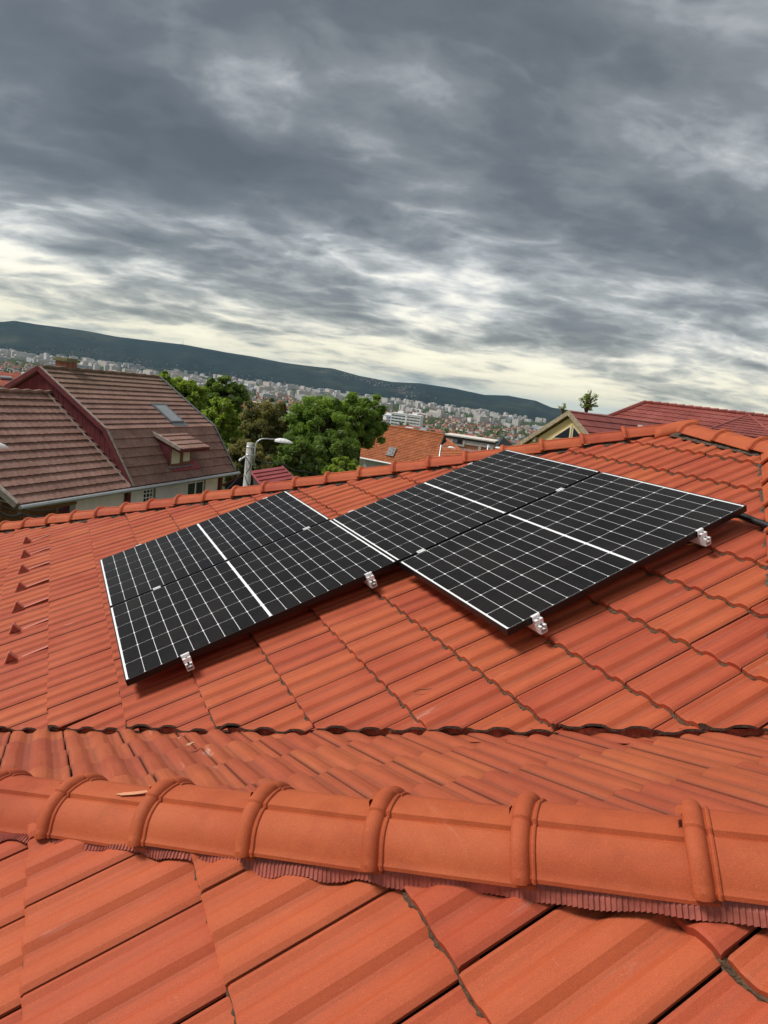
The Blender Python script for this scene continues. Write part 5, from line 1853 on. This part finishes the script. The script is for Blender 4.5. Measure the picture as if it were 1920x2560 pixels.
def street_lamp(lb, top, Dm, arm0, arm1, head_len, pole_r, cables=True, armdir=None, low=-16):
    T_ = at(*top, Dm)
    r = root('street_lamp', Matrix.Translation(T_), lb, 'street lamp', 'street lamps of the neighbourhood')
    mb = MB(); mb.tube([(0, 0, -14), (0, 0, -4), (0, 0, 0)], [pole_r * 1.5, pole_r * 1.16, pole_r], 14); mb.build('pole', pole_conc if pole_r > .08 else steel, r, smooth=True)
    D1 = at(*arm0, Dm - .15) - T_; D2 = at(*arm1, Dm) - T_
    hd = Vector((D2.x, D2.y, 0)).normalized()
    pts = [D1 + Vector((0, 0, -.45)), D1 + Vector((0, 0, .0))]
    zt_ = D2.z
    for k in range(1, 6):
        a = PI / 2 * k / 5; rr_ = min(.28, max(.05, zt_ - D1.z))
        pts.append(Vector((D1.x, D1.y, zt_ - rr_)) + hd * (rr_ * (1 - math.cos(a))) + Vector((0, 0, rr_ * math.sin(a))))
    pts.append(Vector((D2.x, D2.y, zt_)))
    mb = MB(); mb.tube(pts, .024 if pole_r > .08 else .03, 8); mb.build('arm', steel, r, smooth=True)
    mb = MB(); lamp_head(mb, Vector((D2.x, D2.y, zt_ - .07)), hd, head_len, head_len * .25); mb.build('lamp_head', white_pl, r, smooth=False)
    mb = MB(); mb.box(Vector((D2.x, D2.y, zt_ - .065)) + hd * head_len * .55, (head_len * .6, head_len * .22, .03), (hd, Vector((-hd.y, hd.x, 0)), Vector((0, 0, 1)))); mb.build('lens', lp_glass, r)
    if pole_r > .08:
        mb = MB()
        for z in (-.12, -.36):
            mb.tube([(math.cos(a) * (pole_r + .01), math.sin(a) * (pole_r + .01), z) for a in np.linspace(0, 2 * PI, 15)], .010, 5)
            mb.box((D1.x * .7, D1.y * .7, z), (.14, .04, .03))
        mb.build('bracket', steel, r)
        mb = MB(); pr_ = pole_r * 1.08
        for s0, s1, z0, z1 in ((3.4, 5.2, -.42, -.70), (5.2, 4.0, -.70, -.95), (3.6, 5.8, -1.0, -1.5)):
            mb.tube([(math.cos(a) * pr_, math.sin(a) * pr_, z0 + (z1 - z0) * k / 7) for k, a in enumerate(np.linspace(s0, s1, 8))], .012, 5)
        mb.build('strapped_cable', rubber, r)
        mb = MB(); mb.tube([(-pole_r - .01, 0, -.42), (-pole_r - .14, -.02, -.52)], .02, 6); mb.tube([(-pole_r - .14, -.02, -.50), (-pole_r - .20, -.02, -.58)], .032, 7); mb.build('insulator', white_pl, r)
    return T_


T1 = street_lamp('street lamp on thick grey concrete pole right of the brown roofed house', (626, 1107), 20.5, (637, 1128), (686, 1098), .58, .105)
street_lamp('white headed street lamp in front of the gable of the orange roofed house', (1103, 1112), 46, (1104, 1116), (1120, 1116.5), .55, .05)
street_lamp('street lamp with dark glass head at the right corner of the brick house', (1221, 1112), 46, (1222, 1118), (1238, 1117.5), .55, .05)
# lamp head entering at the left edge
PL_ = at(-6, 1110, 12)
r = root('street_lamp', Matrix.Translation(PL_), 'white lamp head poking in at the left edge over the brown roof', 'street lamp', 'street lamps of the neighbourhood')
mb = MB(); lamp_head(mb, Vector((-.30, 0.0, -.08)), Vector((1, .3, 0)).normalized(), .47, .14); mb.build('lamp_head', white_pl, r, smooth=True)
mb = MB(); mb.tube([(-.28, 0, -.02), (-1.6, -.4, -.05), (-1.9, -.5, -.4), (-1.9, -.5, -8)], .035, 7); mb.build('pole', steel, r)

# overhead cables
def cable(name, pts, rad, lb, sag=0.0):
    out = []
    for a, b in zip(pts, pts[1:]):
        for k in range(10):
            f = k / 10
            out.append(a.lerp(b, f) - Vector((0, 0, sag * 4 * f * (1 - f))))
    out.append(pts[-1])
    mb = MB(); mb.tube(out, rad, 5); tag(mb.build(name, rubber), lb, 'cable', 'overhead cables of the street')


cable('overhead_cable', [T1 + Vector((.1, 0, -.45)), at(700, 1155, 24), at(760, 1178, 30), at(880, 1195, 50)], .020, 'thick black cable sagging from the lamp post to the right', .1)
cable('overhead_cable', [T1 + Vector((-.1, 0, -.9)), at(590, 1200, 21), at(556, 1228, 20)], .014, 'black cable dropping left from the lamp post', .05)
cable('overhead_cable', [at(-10, 1259, 14), at(60, 1273, 16), at(160, 1268, 20)], .012, 'pale wire crossing the porch of the brown house', .05)
cable('overhead_cable', [at(-10, 1274, 13), at(50, 1284, 15), at(150, 1285, 19)], .022, 'thick black cable below the gutter at the left edge', .08)

# ---- far left roofs ----------------------------------------------------------------------------
FLo_ = at(0, 968, 60)
fl = root('orange_roof_house', Matrix.Translation(FLo_), 'orange red roof with small skylight at the left edge beyond the brown gable', 'house')
q = [at(x, y, d) - FLo_ for x, y, d in ((-40, 928, 66), (70, 938, 66), (60, 968, 58), (-50, 962, 58))]
mb = MB(); q_n = (q[1] - q[0]).cross(q[3] - q[0]); q_n = q_n if q_n.z > 0 else -q_n
a_ax = (q[2] - q[3]).normalized(); s_ax = (q[0] - q[3]); s_ax = (s_ax - a_ax * s_ax.dot(a_ax)); sl__ = s_ax.length; s_ax.normalize()
course_roof(fl, q[3], a_ax, s_ax, [(0, 0), ((q[2] - q[3]).length, 0), ((q[2] - q[3]).length, sl__), (0, sl__)], .8, roof_mat('left_red', (.24, .055, .030), (.29, .07, .04), (.34, .09, .05), 1), .01, .4, .03, seed=23)
c = at(15, 947, 61.6) - FLo_
mb = MB(); mb.box(c + q_n.normalized() * .1, (.8, 1.0, .15), (a_ax, s_ax, q_n.normalized())); mb.build('roof_window', lead_grey, fl)
mb = MB(); mb.slab([q[3] + Vector((0, .5, -.1)), q[2] + Vector((-.5, .5, -.1)), q[2] + Vector((-.5, .5, -9)), q[3] + Vector((0, .5, -9))], (0, -1, 0), .2); mb.build('wall', white_wall, fl)


# =================================================================== trees
def leaf_mat(name, c1, c2, c3):
    m = bpy.data.materials.new(name); m.use_nodes = True
    t = NT(m.node_tree)
    pos = t.n('ShaderNodeNewGeometry').outputs['Position']
    att = t.n('ShaderNodeAttribute', attribute_name='rnd').outputs['Fac']
    a = t.noise(pos, 1.1, 4, .6)
    f = t.math('ADD', t.math('MULTIPLY', a, .60), t.math('MULTIPLY', att, .45))
    c = t.ramp(f, [(.30, c1), (.52, c2), (.78, c3)])
    d = t.n('ShaderNodeBsdfDiffuse', {'Color': c})
    tr = t.n('ShaderNodeBsdfTranslucent', {'Color': t.mix(1.0, c, (1.2, 1.35, .6), 'MULTIPLY')})
    g = t.n('ShaderNodeBsdfGlossy', {'Color': (.5, .5, .5, 1), 'Roughness': .45})
    mx = t.n('ShaderNodeMixShader', {0: .50, 1: d.outputs[0], 2: tr.outputs[0]})
    mx2 = t.n('ShaderNodeMixShader', {0: .03, 1: mx.outputs[0], 2: g.outputs[0]})
    o = t.n('ShaderNodeOutputMaterial'); t.link(mx2.outputs[0], o.inputs[0])
    return m


bark = simple('bark', (.09, .065, .045), .95, var=.3, scale=6)


def leaves(P, centers, radii, n, size, rs_):
    """n leaves spread over clumps; returns vertex and face arrays"""
    k = rs_.integers(0, len(centers), n)
    dirs = rs_.normal(size=(n, 3)); dirs /= np.linalg.norm(dirs, axis=1)[:, None]
    rad = radii[k] * (rs_.uniform(.2, 1.0, n) ** .5 + np.where(rs_.uniform(0, 1, n) < .22, rs_.uniform(0, .55, n), 0))
    c = centers[k] + dirs * rad[:, None] * np.array([1, 1, .78])
    nrm = dirs * .8 + rs_.normal(size=(n, 3)) * .6 + np.array([0, 0, .45]); nrm /= np.linalg.norm(nrm, axis=1)[:, None]
    t = np.cross(nrm, rs_.normal(size=(n, 3))); t /= np.linalg.norm(t, axis=1)[:, None]
    b = np.cross(nrm, t)
    s = size * rs_.uniform(.6, 1.35, n)[:, None]
    v = np.stack([c - t * s, c - b * s * .45 + nrm * s * .12, c + t * s, c + b * s * .45 + nrm * s * .12], 1)
    return v.reshape(-1, 3), k


def tree(name, lb, px, py, rpx, rpy, D, n, size, mat, seed, clumps=70, group=None, trunk=True, shell=.55, lower=0.0):
    """crown seen at (px, py) with radii in source pixels at distance D"""
    C_ = at(px, py, D); rx, rz__ = rpx / FOC * D, rpy / FOC * D
    rs_ = np.random.default_rng(seed)
    gzv = gz(C_.x, C_.y)
    r = root(name, Matrix.Translation((C_.x, C_.y, gzv)), lb, 'tree', group)
    cz = C_.z - gzv
    clumps = int(clumps * 2.2); n = int(n * 1.7); size *= .82
    d = rs_.normal(size=(clumps, 3)); d /= np.linalg.norm(d, axis=1)[:, None]
    fr_ = rs_.uniform(shell, .93, clumps)
    cen = d * fr_[:, None] * np.array([rx, rx * .9, rz__])
    cen[:, 2] += np.where(cen[:, 2] < -.3 * rz__, .15 * rz__, 0)
    rad = rs_.uniform(.07, .22, clumps) * min(rx, rz__) * (1.15 if clumps < 50 else 1)
    cen *= (1 + .16 * np.sin(d[:, :1] * 5 + seed) * np.cos(d[:, 2:] * 4 + seed * 2))
    cen += np.array([0, 0, cz])
    v, k = leaves(None, cen, rad, n, size, rs_)
    nv = len(v)
    me = bpy.data.meshes.new('crown')
    me.vertices.add(nv); me.vertices.foreach_set('co', v.ravel())
    me.loops.add(nv); me.loops.foreach_set('vertex_index', np.arange(nv))
    me.polygons.add(nv // 4); me.polygons.foreach_set('loop_start', np.arange(0, nv, 4)); me.polygons.foreach_set('loop_total', np.full(nv // 4, 4))
    me.update(); me.validate()
    rv_ = np.repeat(rs_.uniform(0, 1, len(cen))[k] * .7 + rs_.uniform(0, .3, n), 4)
    me.attributes.new('rnd', 'FLOAT', 'POINT').data.foreach_set('value', rv_)
    me.materials.append(mat)
    link_mesh('crown', me, r)
    if trunk:
        mb = MB()
        mb.tube([(0, 0, -.3), (rs_.uniform(-.1, .1), 0, cz * .5), (0, 0, cz), (.1, 0, cz + rz__ * .6)], [rx * .09 + .06, rx * .06 + .05, rx * .035 + .03, .02], 8)
        for i in range(0, clumps, max(1, clumps // 22)):
            q = Vector(cen[i]); st_ = Vector((0, 0, cz - rz__ * .5 + (q.z - cz) * .5))
            mb.tube([st_, st_.lerp(q, .55) + Vector((0, 0, .12 * rz__)), q], [rx * .03 + .02, rx * .016 + .012, .008], 5)
        mb.build('trunk', bark, r, smooth=True)
    return r


lime = leaf_mat('leaf_lime', (.12, .185, .020), (.24, .32, .042), (.38, .46, .095))
mid_g = leaf_mat('leaf_mid', (.095, .165, .024), (.185, .280, .048), (.31, .41, .095))
dark_g = leaf_mat('leaf_dark', (.070, .120, .024), (.140, .205, .044), (.24, .32, .08))
olive = leaf_mat('leaf_olive', (.095, .100, .026), (.18, .170, .050), (.32, .25, .12))
TG_ = 'garden trees beyond the ridge'
tree('leafy_tree', 'bright lime green round tree rising behind the far end of the brown roof', 438, 998, 84, 62, 58, 26000, .16, lime, 31, 75, TG_)
tree('leafy_tree', 'dark rounded tree top right of the lime tree', 553, 1005, 62, 62, 62, 17000, .15, dark_g, 32, 60, TG_)
tree('leafy_tree', 'pale lime bushy tree beside the verge of the brown house', 545, 1070, 55, 75, 44, 20000, .13, lime, 33, 55, TG_)
tree('leafy_tree', 'olive brown thin leaved tree above the street lamp', 655, 1085, 75, 95, 52, 20000, .13, olive, 34, 70, TG_)
tree('leafy_tree', 'large mid green tree in the centre, tallest of the group', 800, 1085, 88, 105, 50, 34000, .13, mid_g, 35, 85, TG_)
tree('leafy_tree', 'mid green tree reaching the orange roof, right of the tallest tree', 905, 1060, 68, 78, 54, 26000, .14, mid_g, 36, 70, TG_)
tree('leafy_tree', 'yellow green low tree behind the lamp pole', 610, 1165, 75, 70, 40, 20000, .11, olive, 37, 55, TG_)
tree('leafy_tree', 'dark green tree filling the gap below the central tree', 745, 1165, 80, 75, 42, 22000, .12, dark_g, 38, 60, TG_)
tree('leafy_tree', 'green tree behind the low end of the brown house', 530, 1150, 50, 60, 40, 14000, .11, mid_g, 39, 50, TG_)
tree('leafy_tree', 'bright yellow green bush directly above the hip tiles', 862, 1178, 62, 36, 34, 16000, .09, lime, 40, 45, TG_, trunk=True)
tree('leafy_tree', 'green tree wedge left of the orange roof eave', 835, 1135, 60, 60, 46, 18000, .12, dark_g, 41, 50, TG_)
tree('birch_tree', 'small open birch top standing above the yellow house roof', 1470, 1004, 28, 42, 33, 560, .05, mid_g, 42, 18, shell=.3)
tree('birch_tree', 'sparse bare birch tips left of the leafy birch', 1408, 1022, 18, 20, 33, 150, .05, mid_g, 43, 7, shell=.3)
# suburb trees: one crown mesh shared, each tree its own object


def blob_tree(seed, mat, tall=1.0):
    rs_ = np.random.default_rng(seed)
    d = rs_.normal(size=(14, 3)); d /= np.linalg.norm(d, axis=1)[:, None]
    cen = d * np.array([2.4, 2.4, 2.4 * tall]) * .62 + np.array([0, 0, 4.5 * tall + 1])
    v, k = leaves(None, cen, rs_.uniform(1.2, 1.9, 14), 420, .62, rs_)
    me = bpy.data.meshes.new('suburb_tree'); nv = len(v)
    mb = MB(); mb.tube([(0, 0, -1), (0, 0, 4.5 * tall)], [.35, .15], 5)
    V_ = [tuple(q) for q in v] + mb.v
    F_ = [tuple(range(i, i + 4)) for i in range(0, nv, 4)] + [tuple(nv + i for i in f) for f in mb.f]
    me.from_pydata(V_, [], F_); me.materials.append(mat); me.materials.append(bark)
    me.polygons.foreach_set('material_index', [0] * (nv // 4) + [1] * len(mb.f))
    me.attributes.new('rnd', 'FLOAT', 'POINT').data.foreach_set('value', list(np.repeat(rs_.uniform(0, 1, nv // 4), 4)) + [0] * len(mb.v))
    me.uv_layers.new(name='UVMap')
    return me


blobs = [blob_tree(50, dark_g), blob_tree(51, mid_g), blob_tree(52, dark_g, 1.5), blob_tree(53, mid_g, .8), blob_tree(54, olive, .9)]
scatter('suburb_tree', blobs, 3200, None, 'small green tree among the houses of the valley', 'tree', 'trees of the valley suburb', 300, 4700, 1.1, limit=300)

# =================================================================== haze in the air over the valley
hz = MB(); hz.box2((-29000, -29000, -320), (29000, 29000, 420))
hm = bpy.data.materials.new('air'); hm.use_nodes = True
t = NT(hm.node_tree)
pv = t.n('ShaderNodeVolumePrincipled', {'Color': (.50, .76, 1.0, 1), 'Density': 0.000030, 'Anisotropy': 0.2})
o = t.n('ShaderNodeOutputMaterial'); t.link(pv.outputs[0], o.inputs['Volume'])
tag(hz.build('haze', hm), kind='stuff')
